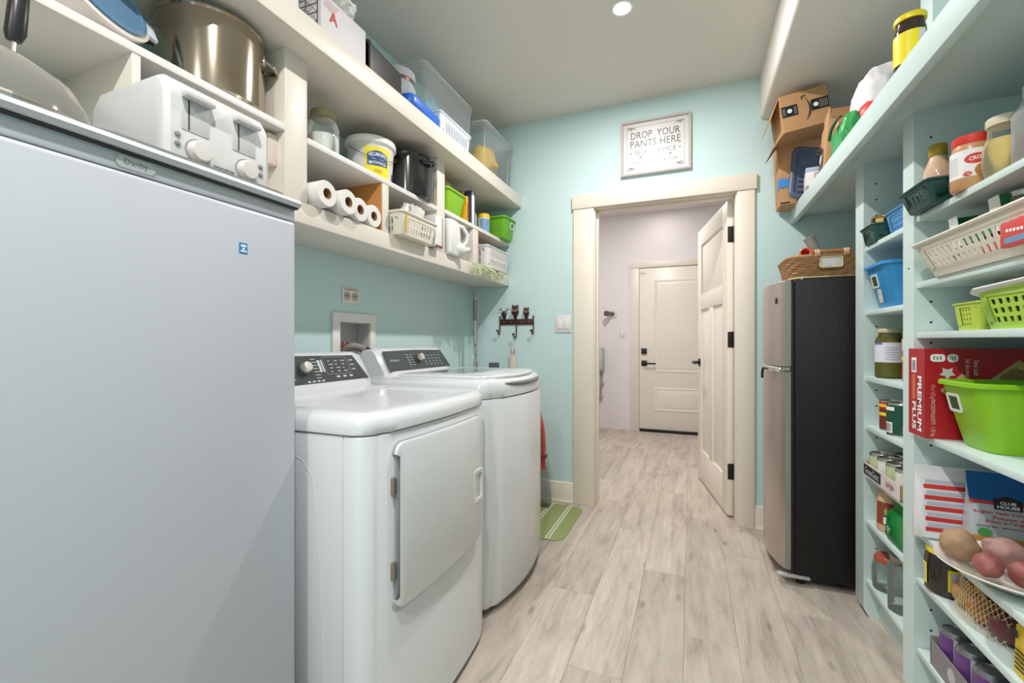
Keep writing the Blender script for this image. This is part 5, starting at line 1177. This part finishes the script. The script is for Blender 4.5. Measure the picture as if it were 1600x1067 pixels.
# ------------------------------------------------------------ second pantry column (right edge of the picture)
gk = T('plastic_basket', 'dark green slotted basket jutting out under the sauce bottle', 'basket', (.735, 1.672, S2[0]))
b = nb(); basket(b, .105, .075, .125, .092, .062, .012, 9, 6, 1, hw=.45, hh=.72, zt=.014, rim=.004); part('body', b, m_teal, gk)
sb = T('sauce_bottle', 'plastic bottle of pinkish dressing with gold cap in green basket', 'bottle', (.678, 1.688, S2[0] + .004))
b = nb(); lathe(b, [(.030, 0), (.034, .005), (.034, .095), (.032, .11), (.0205, .145), (.019, .15), (.019, .165)], 30); part('body', b, M('dressing', (222, 186, 156), .15, var=.05, coat=.5), sb)
b = nb(); label_arc(b, .0346, .03, .09, 2.4, 5.6); l_ = part('label', b, M('dressing_label', (226, 216, 222), .5, var=.03), sb); b = nb(); label_arc(b, .0348, .082, .089, 2.4, 5.6); part('label_stripe', b, M('label_pink', (216, 160, 150), .5), l_)
b = nb(); label_arc(b, .0349, .06, .066, 4.6, 5.5, n=6); label_arc(b, .0349, .045, .049, 4.4, 5.5, n=6); part('print', b, M('print_slate', (90, 96, 116), .5), l_)
b = nb(); lathe(b, [(.0205, .152), (.0215, .154), (.0215, .182), (.019, .186), (.003, .186)], 24); part('cap', b, M('gold_cap', (176, 148, 44), .35, .2), sb)
pb = T('peanut_butter_jar', 'peanut butter jar with red lid and white label', 'jar', (.680, 1.520, S2[0]))
m_pb = M('peanut_butter', (196, 148, 100), .35, var=.05, coat=.4)
b = nb(); lathe(b, [(.038, 0), (.042, .005), (.0425, .035), (.041, .10), (.038, .118), (.036, .122), (.036, .13)], 34); part('jar', b, m_pb, pb)
PBA = 4.18
b = nb(); label_arc(b, .0428, .030, .100, PBA - 1.5, PBA + 1.3, n=20); l_ = part('label', b, M('pb_label', (238, 236, 234), .5), pb)
b = nb(); lathe(b, [(.0385, .116), (.0395, .118), (.0395, .137), (.037, .14), (.003, .14)], 34); part('lid', b, M('red_lid', (216, 56, 44), .4), pb)
def patch(cx, cz, a, c_, R, ang, n=18, off=0):
    b = nb(); lo = []; hi = []
    for i in range(n + 1):
        k = -math.cos(PI * i / n); h = c_ * math.sqrt(max(0, 1 - k * k)) + 1e-5; t = ang + (cx + a * k) / R
        for L, q in ((lo, -h), (hi, h)): L.append(Vector((R * math.cos(t), R * math.sin(t), cz + q)))
    return rings(b, [lo, hi], False, False, False)
part('logo_oval', patch(.012, .074, .022, .013, .0434, PBA), m_red_ink, l_)
text('CROC', m_white_ink, l_, (0, 0, 0), (1, 0, 0), (0, 1, 0), w=.030, h=.010, bold=.02, fm=lambda a, t: Vector((.0438 * math.cos(PBA + (.014 + a) / .0438), .0438 * math.sin(PBA + (.014 + a) / .0438), .075 + t + .1 * a)))
part('weight_mark', patch(-.004, .037, .0085, .006, .0434, PBA), m_red_ink, l_)
text('1 kg', m_white_ink, l_, (0, 0, 0), (1, 0, 0), (0, 1, 0), w=.011, fm=lambda a, t: Vector((.0438 * math.cos(PBA + (-.004 + a) / .0438), .0438 * math.sin(PBA + (-.004 + a) / .0438), .037 + t)))
part('peanut_picture', patch(.024, .043, .015, .016, .0433, PBA), M('peanut_orange', (190, 124, 56), .5, var=.35, scale=140), l_)
b = nb()
for k in range(8): label_arc(b, .0432, .040 + .006 * k, .0425 + .006 * k, PBA - 1.2, PBA - .55, n=5)
part('small_print', b, M('print_pale', (206, 204, 206), .5), l_)
rj = T('glass_jar', 'round glass jar of yellow grain beside the peanut butter', 'jar', (.702, 1.435, S2[0]))
b = nb(); lathe(b, [(.026, 0), (.034, .006), (.040, .035), (.039, .075), (.033, .10), (.030, .108), (.030, .135)], 30, cap=False); part('glass', b, m_glass, rj)
b = nb(); lathe(b, [(.024, .002), (.032, .007), (.038, .035), (.037, .075), (.032, .096), (.003, .098)], 26); part('grain', b, M('couscous', (226, 196, 104), .85, var=.15, scale=300, bump=.5, bscale=500), rj)
b = nb(); lathe(b, [(.0325, .128), (.0335, .13), (.0335, .146), (.031, .149), (.003, .149)], 26); part('lid', b, M('cream_lid', (226, 214, 190), .4), rj)
bj = jar('jar', 'jar with teal blue lid standing behind the peanut butter', (.775, 1.640, S2[0] + .004), .036, .185, m_glass, M('beige_contents', (196, 176, 140), .8), .5, M('teal_lid', (78, 134, 160), .4), .024, .036, .85)
pt_ = T('storage_canister', 'clear square canister of beige flour at the picture edge', 'canister', (.722, 1.348, S2[0]))
b = nb(); loft(b, [(0, .033, .040, .01), (.004, .036, .043, .012), (.125, .036, .043, .012), (.15, .026, .03, .012), (.165, .022, .024, .012)], 4, True, False); part('body', b, m_clear, pt_)
b = nb(); loft(b, [(.003, .032, .039, .01), (.085, .033, .040, .01), (.088, .028, .034, .01)]); part('flour', b, M('beige_flour', (208, 190, 164), .9), pt_)
b = nb(); loft(b, [(.158, .025, .027, .012), (.185, .025, .027, .012), (.188, .022, .024, .01)]); part('lid', b, m_cloudy, pt_)

wb2 = T('plastic_basket', 'long white slotted basket on the second shelf at the right edge', 'basket', (.735, 1.400, S2[1]))
b = nb(); basket(b, .085, .255, .118, .295, .098, .03, 7, 20, 2, hw=.5, hh=.74, zb=.014, zt=.022, rim=.006); part('body', b, m_cplast, wb2)
for k, (y, w, m_) in enumerate(((1.28, .085, (190, 98, 70)), (1.44, .05, (186, 92, 66)), (1.55, .045, (196, 196, 190)))):
    b = box(nb(), -.05, .05, -w, w, 0, .07, .004); one('snack_packet', b, M('packet_%d' % k, m_, .5, var=.25, scale=60), ('terracotta packet at the near end of the long white basket', 'small rust packet in the middle of the long white basket', 'grey-white packet at the far end of the long white basket')[k], 'packet', (.735, y - (.0 if k else .02), S2[1] + .004), 'packets in the long white basket')
rp = T('snack_box', 'red snack packet with blue band hung over the white basket', 'packet', (.622, 1.205, S2[1] + .012))
part('packet', box(nb(), -.014, .004, -.055, .055, 0, .052, .002), M('packet_red', (216, 66, 66), .45), rp)
part('band', box(nb(), -.0145, -.0135, -.055, .040, .006, .018), M('packet_bluegrey', (110, 150, 186), .5), rp)
b = nb(); quads(b, [(-.035 + .011 * k, -.027 + .011 * k, .03 - .001 * k, .036 - .001 * k) for k in range(6)], (-.014, 0, 0), (0, -1, 0), (0, 0, 1)); part('print', b, m_white_ink, rp)
ob2 = T('open_carton', 'open green and white carton tilted in the white basket', 'box', (.728, 1.535, S2[1] + .086)); ob2.rotation_euler = (math.radians(-3), math.radians(-6), math.radians(4))
m_cg = M('carton_green', (36, 130, 84), .5)
for q in ((-.032, .032, -.098, -.095), (-.032, .032, .095, .098)): part('end_panel', box(nb(), q[0], q[1], q[2], q[3], 0, .085), m_cg, ob2)
for q in ((-.033, -.031), (.031, .033)): part('side_panel', box(nb(), q[0], q[1], -.098, .098, 0, .025), m_cg, ob2)
part('white_panel', box(nb(), -.034, -.0325, .062, .098, .0, .085), m_white_ink, ob2); part('white_panel', box(nb(), -.034, -.0325, -.098, -.062, 0, .085), m_white_ink, ob2)
b = nb(); box(b, -.03, .03, -.09, .09, .002, .06, .01); crumple(b, .006, 40); part('foil_contents', b, M('dark_foil', (66, 54, 50), .3, .3, var=.3, scale=40), ob2)
jr3 = T('glass_jar', 'small clear glass jar lying above the white basket', 'jar', (.735, 1.425, S2[1] + .076)); b = nb(); lathe(b, [(.02, 0), (.035, .006), (.037, .06), (.026, .075), (.026, .088)], 24, cap=False); part('glass', b, CL('smoky_glass', (190, 192, 190), .3, .05), jr3)
b = nb(); lathe(b, [(.027, .084), (.028, .096), (.003, .098)], 20); part('lid', b, m_steel, jr3)

ls = T('plastic_basket', 'small lime basket with square holes on the third shelf', 'basket', (.762, 1.585, S2[2]))
b = nb(); basket(b, .06, .055, .068, .063, .075, .01, 7, 7, 4, hw=.5, hh=.55, zt=.012, rim=.003); part('body', b, M('pale_lime_plastic', (186, 206, 70), .4), ls)
lb2 = T('perforated_bin', 'lime bin with round holes and white lid on third shelf', 'bin', (.755, 1.345, S2[2]))
b = nb(); basket(b, .082, .098, .098, .118, .095, .02, 6, 7, 3, hw=.62, hh=.62, zt=.02, rim=.004); part('body', b, M('light_lime_plastic', (176, 214, 76), .4), lb2)
b = nb(); loft(b, [(.098, .104, .124, .025), (.104, .110, .130, .028), (.108, .106, .126, .026)]); 
for v in b.verts: v.co.z -= .018 * max(0, (v.co.y - .09) / .04) if v.co.y > .09 else 0
part('lid', b, m_wplast, lb2)
b = nb(); blob(b, (0, 0, .036), (.06, .075, .036), 2, .15, 3, 4); one('napkins', b, M('white_napkin', (230, 226, 216), .85), 'white paper bundle inside the lime perforated bin', 'bundle', (.755, 1.345, S2[2] + .004), None, 60)
sheetbag('bread_bag', 'clear twisted plastic bag of crackers behind the lime basket', 'bag', (.78, 1.70, S2[2]), .10, .078, m_bag, 8.8, (-.02, -.04), 12, .035)
b = nb()
box(b, -.035, .035, -.05, .05, 0, .10, .004); cr_ = one('rusk_pack', b, M('rusk_tan', (196, 158, 98), .7, var=.3, scale=30, stretch=(1, 6, .2)), 'ridged tan cracker pack behind the small lime basket', 'packet', (.865, 1.63, S2[2]))
b = nb(); loft(b, [(0, .035, .06, .01), (.012, .04, .065, .012), (.018, .03, .05, .01)]); crumple(b, .004, 30, 4); one('leafy_packet', b, M('dark_leaf_green', (48, 84, 56), .6, var=.3, scale=30), 'dark green flat packet on the white bin lid', 'packet', (.775, 1.32, S2[2] + .113), None, 50)

# cracker box and lime bin
cbx = T('cracker_box', 'red cracker box lying on its side behind the lime green bin', 'box', (.636, 1.762, S2[3])); cbx.rotation_euler = (0, 0, 0)
CX = .0; CY0, CY1, CH = -.155 - .5, -.05, .262
# narrow end faces the walkway, the long printed side faces the viewer
b = nb(); A = [(-.042, -.03), (-.012, -.125)]
P0, P1 = Vector((0, 0, 0)), Vector((0, -.102, 0)); side = Vector((.895, -.43, 0)) if 0 else Vector((.33, -.40, 0)).normalized()
Q0 = P0 + side * .42; Q1 = P1 + side * .42
P1 = Vector((0, -.102, 0)); du = (P1 - P0); wlen = du.length; du.normalize(); dv = Vector((-du.y, du.x, 0)); dv = dv if dv.x > 0 else -dv; LN = .35
corners = [P0, P1, P1 + dv * LN, P0 + dv * LN]
b = nb(); rings(b, [[c_.copy() for c_ in corners], [c_ + Vector((0, 0, CH)) for c_ in corners]]); m_cr = M('cracker_red', (176, 22, 38), .4, var=.03, coat=.15)
part('carton', b, m_cr, cbx)
nE = -dv
def onend(s, z, d=0): return P0 + du * s + Vector((0, 0, z)) + nE * d
e = cbx
b = nb(); plate(b, [(.022, 0), (.052, 0), (.052, .045), (.022, .045)], onend(0, .19, .0003), du, (0, 0, 1), .0004); pc = part('barcode_patch', b, m_white_ink, e)
b = nb(); quads(b, [(.027, .047, .196 + .0035 * k, .198 + .0035 * k) for k in range(9)], onend(0, 0, .0006), du, (0, 0, 1), .0005); part('barcode', b, m_blk_ink, pc)
text('PREMIUM', m_white_ink, e, onend(.074, .098, .0006), (0, 0, -1), du, w=.165, h=.026, bold=.03, depth=.0006)
text('PLUS', m_white_ink, e, onend(.040, .058, .0006), (0, 0, -1), du, w=.085, h=.024, bold=.03, depth=.0006)
b = nb(); plate(b, [(.026, .108), (.046, .108), (.046, .185), (.026, .185)], onend(0, 0, .0003), du, (0, 0, 1), .0004); part('orange_band', b, M('band_orange', (216, 106, 70), .5), e)
def onside(s, z, d=0): return P1 + dv * s + Vector((0, 0, z)) + du * d
sx_ = dv
text('Sea salt', M('print_pinkwhite', (232, 200, 200), .5), e, onside(.115, .208, .0006), (0, 0, -1), sx_, w=.045, h=.011, depth=.0006)
text('Sel de mer', M('print_pinkwhite', (232, 200, 200), .5), e, onside(.097, .208, .0006), (0, 0, -1), sx_, w=.052, h=.011, depth=.0006)
text('12 x 112 g PACKS/PAQUETS  1.35 kg', M('print_pinkwhite', (232, 200, 200), .5), e, onside(.018, .082, .0006), (0, 0, -1), sx_, w=.15, h=.012, depth=.0006)
for s, z, w_, h_ in ((.03, .236, .034, .022), (.064, .236, .024, .024)):
    b = nb(); plate(b, rr(w_ / 2, h_ / 2, h_ * .4, 4), onside(s, z, .0003), sx_, (0, 0, 1), .0005); bu = part('emblem', b, m_white_ink, e)
    b = nb(); quads(b, [(-w_ * .3 + w_ * .22 * k, -w_ * .2 + w_ * .22 * k, -h_ * .25, h_ * .28 - .002 * (k % 2)) for k in range(3)], onside(s, z, .0008), sx_, (0, 0, 1), .0004); part('print', b, M('print_greygreen', (110, 130, 124), .5), bu)
b = nb(); plate(b, [(0, -.018), (.006, -.006), (.018, -.004), (.01, .006), (.012, .018), (0, .012), (-.012, .018), (-.01, .006), (-.018, -.004), (-.006, -.006)], onside(.052, .19, .0003), sx_, (0, 0, 1), .0005); part('leaf_emblem', b, M('leaf_grey', (206, 206, 200), .5), e)
m_ckr = M('cracker_print', (200, 170, 116), .6, var=.12, scale=60)
b = nb(); plate(b, [(-.062, 0), (0, -.058), (.062, 0), (0, .058)], onside(.205, .175, .0003), sx_, (0, 0, 1), .0005); ck = part('cracker_picture', b, m_ckr, e)
b = nb(); plate(b, [(.04 * math.cos(2 * PI * i / 14) * (1 + .2 * math.sin(i * 2.3)), .036 * math.sin(2 * PI * i / 14) * (1 + .2 * math.sin(i * 1.7))) for i in range(14)], onside(.207, .172, .0009), sx_, (0, 0, 1), .0004); part('topping_picture', b, M('topping', (150, 120, 80), .6, var=.5, scale=120), ck)
b = nb(); plate(b, [(-.05, 0), (0, -.05), (.05, 0), (0, .05)], onside(.085, .142, .0003), sx_, (0, 0, 1), .0005); part('cracker_picture', b, m_ckr, e)
lbn = handle_bin('storage_bin', 'large lime green bin with white handle frame before the red box', (.815, 1.548, S2[3]), .120, .070, .158, .090, .178, m_lime, '-x', (.030, .118), .028, .026, .035)
lbn.rotation_euler = (0, 0, math.radians(2))

# pouches, plate of potatoes
wpz = T('snack_pouch', 'white and red resealable pouch leaning beside the blue pouch', 'pouch', (.714, 1.712, S2[4]))
def pouch(par, w, h, th, mat, nm='pouch', lean=.0):
    b = nb(); rs = []
    for t, k in ((0, .7), (.03, 1), (.3, 1), (.65, .7), (.88, .12), (.9, .04), (1, .04)):
        rs.append([Vector((p + lean * t, q, t * h)) for p, q in rr(max(th * k, .0015), w * (1 + .02 * math.sin(5 * t)), min(.02, max(th * k, .0015) * .9), 5)])
    rings(b, rs); return part(nm, b, mat, par, 40)
m_pw = M('pouch_white', (230, 228, 232), .3, var=.03, scale=20)
pouch(wpz, .082, .215, .028, m_pw, lean=.0); wpz.rotation_euler = (math.radians(0), math.radians(0), math.radians(88))
def strip(par, nm, y0, y1, z0, z1, mat, th=.028, h=.215, off=.0012):
    """print on the sloping front (-x side) of a pouch"""
    b = nb(); ks = [(0, .7), (.03, 1), (.3, 1), (.65, .7), (.88, .12), (.9, .04), (1, .04)]
    def X_(z):
        t = z / h
        for (a, p), (c_, q) in zip(ks, ks[1:]):
            if a <= t <= c_: return -(p + (q - p) * (t - a) / (c_ - a)) * th - off
        return -.002
    zz = sorted({z0, z1, *[z for z in (h * .03, h * .3, h * .65, h * .88) if z0 < z < z1]})
    rings(b, [[Vector((X_(z), y1, z)) for z in zz], [Vector((X_(z), y0, z)) for z in zz]], False, False, False); return part(nm, b, mat, par)
for k in range(5): strip(wpz, 'red_bar', -.055, .065, .030 + .031 * k - .004, .030 + .031 * k + .008, m_red_ink)
for k in range(5): strip(wpz, 'small_print', -.055, .06, .043 + .031 * k - .002, .043 + .031 * k + .008, M('pouch_greyprint', (190, 190, 206), .5, var=.15, scale=200))
ch = T('batter_mix_pouch', 'blue and silver batter mix pouch behind the potatoes', 'pouch', (.811, 1.645, S2[4])); ch.rotation_euler = (0, 0, math.radians(84))
pouch(ch, .086, .225, .034, M('pouch_silver', (196, 200, 206), .32, .25, var=.04)); TH_, HH_ = .034, .225
def cst(nm, y0, y1, z0, z1, mat, off=.0012, par=None): return strip(par or ch, nm, y0, y1, z0, z1, mat, TH_, HH_, off)
cst('blue_top', -.087, .087, .150, .224, M('pouch_blue', (10, 92, 160), .3, .1)); cst('red_line', -.087, .087, .141, .150, m_red_ink); cst('gold_base', -.084, .084, .01, .055, M('pouch_gold', (206, 150, 70), .4, var=.2, scale=20))
lg = cst('logo_plate', -.018, .038, .130, .156, M('logo_black', (40, 30, 32), .4), .0035)
def chx(z, off=.006):
    ks = [(0, .7), (.03, 1), (.3, 1), (.65, .7), (.88, .12), (.9, .04), (1, .04)]; t = z / HH_
    for (a, p), (c_, q) in zip(ks, ks[1:]):
        if a <= t <= c_: return -(p + (q - p) * (t - a) / (c_ - a)) * TH_ - off
    return -.002
def chtext(s, mat, yc_, zc_, w, h, bold=0, off=.0022, par=None): return text(s, mat, par or ch, (0, 0, 0), (1, 0, 0), (0, 1, 0), w=w, h=h, bold=bold, fm=lambda a, t: Vector((chx(zc_ + t, off), yc_ - a, zc_ + t)))
b = nb(); prism(b, [(.042, .155), (.010, .166), (-.022, .155)], 'x', chx(.16, .0042), chx(.16, .003)); part('roof_mark', b, M('logo_black', (40, 30, 32), .4), lg)
chtext('CLUB', m_white_ink, .010, .1485, .032, .0075, .03, .0046, lg); chtext('HOUSE', m_white_ink, .010, .138, .044, .0085, .03, .0046, lg)
chtext('English Style Fish & Chips', m_red_ink, .004, .119, .150, .0095, .015); chtext('Poisson et', m_red_ink, .008, .107, .066, .009, .015); chtext("frites \u00e0 l'anglaise", m_red_ink, .006, .0955, .102, .0095, .015)
chtext('BATTER MIX . M\u00c9LANGE POUR FRITURE', m_blk_ink, .002, .083, .145, .0048, .01)
b = nb(); plate(b, [(.015 * math.cos(2 * PI * i / 18), .0115 * math.sin(2 * PI * i / 18)) for i in range(18)], (chx(.066, .0025), .058, .066), (0, -1, 0), (.05, 0, 1), .0006); gr_ = part('green_badge', b, M('badge_green', (70, 150, 74), .5), ch)
PLX, PLY = .741, 1.450
pl = T('plate', 'wide white dinner plate of potatoes jutting over the shelf', 'plate', (PLX, PLY, S2[4]))
b = nb(); lathe(b, [(.075, 0), (.08, .002), (.10, .014), (.150, .034), (.158, .040), (.157, .043), (.148, .040), (.098, .020), (.078, .008), (.003, .006)], 56); part('dish', b, M('glazed_white', (238, 232, 222), .15, coat=.4, var=.01), pl)
def potato(label, c, r, mat, seed, rot=0):
    b = nb(); blob(b, (0, 0, 0), r, 4, .07, 1.6, seed)
    rnd = random.Random(seed)
    eyes = [Vector((rnd.uniform(-1, 1), rnd.uniform(-1, 1), rnd.uniform(-.6, 1))).normalized() for _ in range(9)]
    for v in b.verts:
        d = Vector((v.co.x / r[0], v.co.y / r[1], v.co.z / r[2])).normalized()
        for e_ in eyes:
            k = (d - e_).length
            if k < .2: v.co *= 1 - .045 * (1 - k / .2) ** 2
    xf(b, rotm(rot, 'Z')); zmin = min(v.co.z for v in b.verts); xf(b, Matrix.Translation((0, 0, -zmin)))
    return one('potato', b, mat, label, 'potato', c, 'potatoes on the plate', 70)
m_p1 = M('potato_tan', (164, 132, 102), .6, var=.12, scale=60, bump=.25, bscale=120); m_p2 = M('potato_rose', (166, 126, 120), .5, var=.14, scale=50, bump=.25, bscale=120); m_p3 = M('potato_red', (152, 88, 82), .5, var=.14, scale=50, bump=.25, bscale=120)
potato('large tan brown potato at the far side of the plate', (.636, 1.479, S2[4] + .032), (.037, .041, .038), m_p1, 1, 20)
potato('large rosy potato at the right of the plate', (.722, 1.478, S2[4] + .026), (.038, .042, .037), m_p2, 2, 40)
potato('small red potato at the front rim of the plate', (.644, 1.376, S2[4] + .040), (.027, .036, .027), m_p3, 3, -20)
potato('red potato partly hidden at the picture edge of the plate', (.712, 1.376, S2[4] + .026), (.030, .038, .028), m_p3, 4, 10)
potato('red potato buried in the middle of the plate', (.790, 1.43, S2[4] + .010), (.034, .034, .024), m_p3, 5, 10)

# lower shelves
dj = jar('jar', 'dark brown jar with yellow lid and labels below the pouches', (.700, 1.690, S2[5]), .050, .128, M('dark_brown_glass', (44, 36, 28), .12, var=.2, coat=.4), None, 0, m_ylid, .014, .046, .9, shoulder=.74)
for a0, a1 in ((2.55, 3.35), (4.35, 5.6)):
    b = nb(); label_arc(b, .0527, .022, .084, a0, a1); l_ = part('label', b, m_yel, dj)
    b = nb(); label_arc(b, .053, .03, .078, a0 + .1, a1 - .1); part('label_panel', b, M('label_greywhite2', (196, 194, 190), .5, var=.25, scale=150), l_)
on = T('onion_bag', 'net bag of onions on the shelf under the plate', 'onion bag', (.738, 1.535, S2[5]))
for k, (x, y, z, r, mt_) in enumerate(((-.022, .078, .036, .037, 0), (-.026, .0, .034, .036, 1), (.045, .045, .038, .038, 0), (.045, -.04, .036, .037, 1), (.0, .03, .084, .032, 0))):
    b = nb(); blob(b, (x, y, z), (r, r * 1.05, r * .92), 3, .03, 2, k); o_ = part('onion', b, (M('onion_gold', (200, 148, 92), .35, var=.2, scale=16, stretch=(1, 1, .15)), M('onion_amber', (176, 116, 66), .35, var=.25, scale=16, stretch=(1, 1, .15)))[mt_], on, 60)
    b = nb(); tube(b, smooth([(x, y, z + r * .85), (x - .003, y - .004, z + r * 1.2), (x - .006, y - .01, z + r * 1.35)], 3), [.006, .005, .004, .003, .003, .003, .002], 6); part('stalk', b, M('onion_stalk', (196, 166, 116), .8), o_)
b = nb()
for k in range(16):
    for s in (-1, 1):
        pts = []
        for i in range(12):
            t = i / 11; y = -.11 + .22 * ((k / 16 + s * .25 * t) % 1); x = -.068 * math.sqrt(max(0, 1 - (y / .125) ** 2)) * (1 - .35 * t); pts.append((x - .002, y, .004 + .085 * t))
        seg = [pts[0]]
        for p, q in zip(pts, pts[1:]):
            if abs(q[1] - p[1]) > .1:
                if len(seg) > 1: tube(b, seg, .0007, 3)
                seg = [q]
            else: seg.append(q)
        if len(seg) > 1: tube(b, seg, .0007, 3)
part('net', b, M('net_cream', (226, 206, 160), .7), on)
b = nb(); blob(b, (-.020, -.078, .034), (.034, .038, .034), 3, .04, 3, 3); part('red_onion', b, M('red_onion', (110, 54, 62), .35, var=.25, scale=25), on)
yp = T('flour_bag', 'yellow and black printed packet at the lower right edge', 'packet', (.715, 1.265, S2[5]))
b = nb(); loft(b, [(0, .045, .072, .01), (.01, .05, .076, .012), (.11, .046, .074, .012), (.125, .03, .07, .01)], 3); part('packet', b, M('packet_yellow', (240, 208, 30), .45), yp)
b = nb(); quads(b, [(-.066, -.05, .086, .104), (-.06, .05, .060, .064), (-.06, .05, .050, .054), (-.06, .05, .040, .044), (-.06, .05, .030, .034), (-.06, .05, .020, .024)], (-.0505, 0, 0), (0, -1, 0), (0, 0, 1)); part('print', b, m_blk_ink, yp)
tp = T('drink_tray', 'grey cardboard tray of purple cans on the lowest shelf', 'tray', (.738, 1.475, S2[6]))
part('floor', box(nb(), -.075, .15, -.22, .215, 0, .003), M('tray_grey', (150, 142, 138), .6), tp)
tf = part('front_panel', box(nb(), -.077, -.074, -.22, .215, 0, .075), M('tray_greyfront', (138, 134, 136), .55, var=.1, scale=30), tp); part('end_panel', box(nb(), -.077, .15, .212, .215, 0, .085), M('tray_grey', (150, 142, 138), .6), tp)
b = nb(); lathe_dir(b, [(.020, 0), (.020, .0005)], (-.0772, .10, .04), (-1, 0, 0), 18); part('stamp', b, M('stamp_pale', (190, 190, 192), .5), tf)
for i, x in enumerate((-.038, .038)):
    for j in range(5):
        y = .172 - .082 * j
        t = T('drink_can', 'purple can, %s from the far end, %s row of low tray' % (('first', 'second', 'third', 'fourth', 'fifth')[j], ('front', 'back')[i]), 'can', (.738 + x, 1.475 + y, S2[6] + .003), 0, 'purple cans in the low tray')
        b = nb(); lathe(b, [(.028, 0), (.033, .006), (.033, .118), (.029, .128), (.0285, .13), (.027, .13), (.026, .127), (.003, .127)], 26); part('can', b, M('can_dark_silver', (150, 150, 158), .3, .8), t)
        b = nb(); label_arc(b, .0334, .012, .116, 2.6, 4.2); part('label', b, M('can_purple', (104, 60, 128), .35, var=.3, scale=30), t)
        b = nb(); label_arc(b, .0334, .012, .116, 4.2, 5.4); part('label', b, M('can_greywhite', (180, 182, 190), .4, var=.15, scale=60), t)
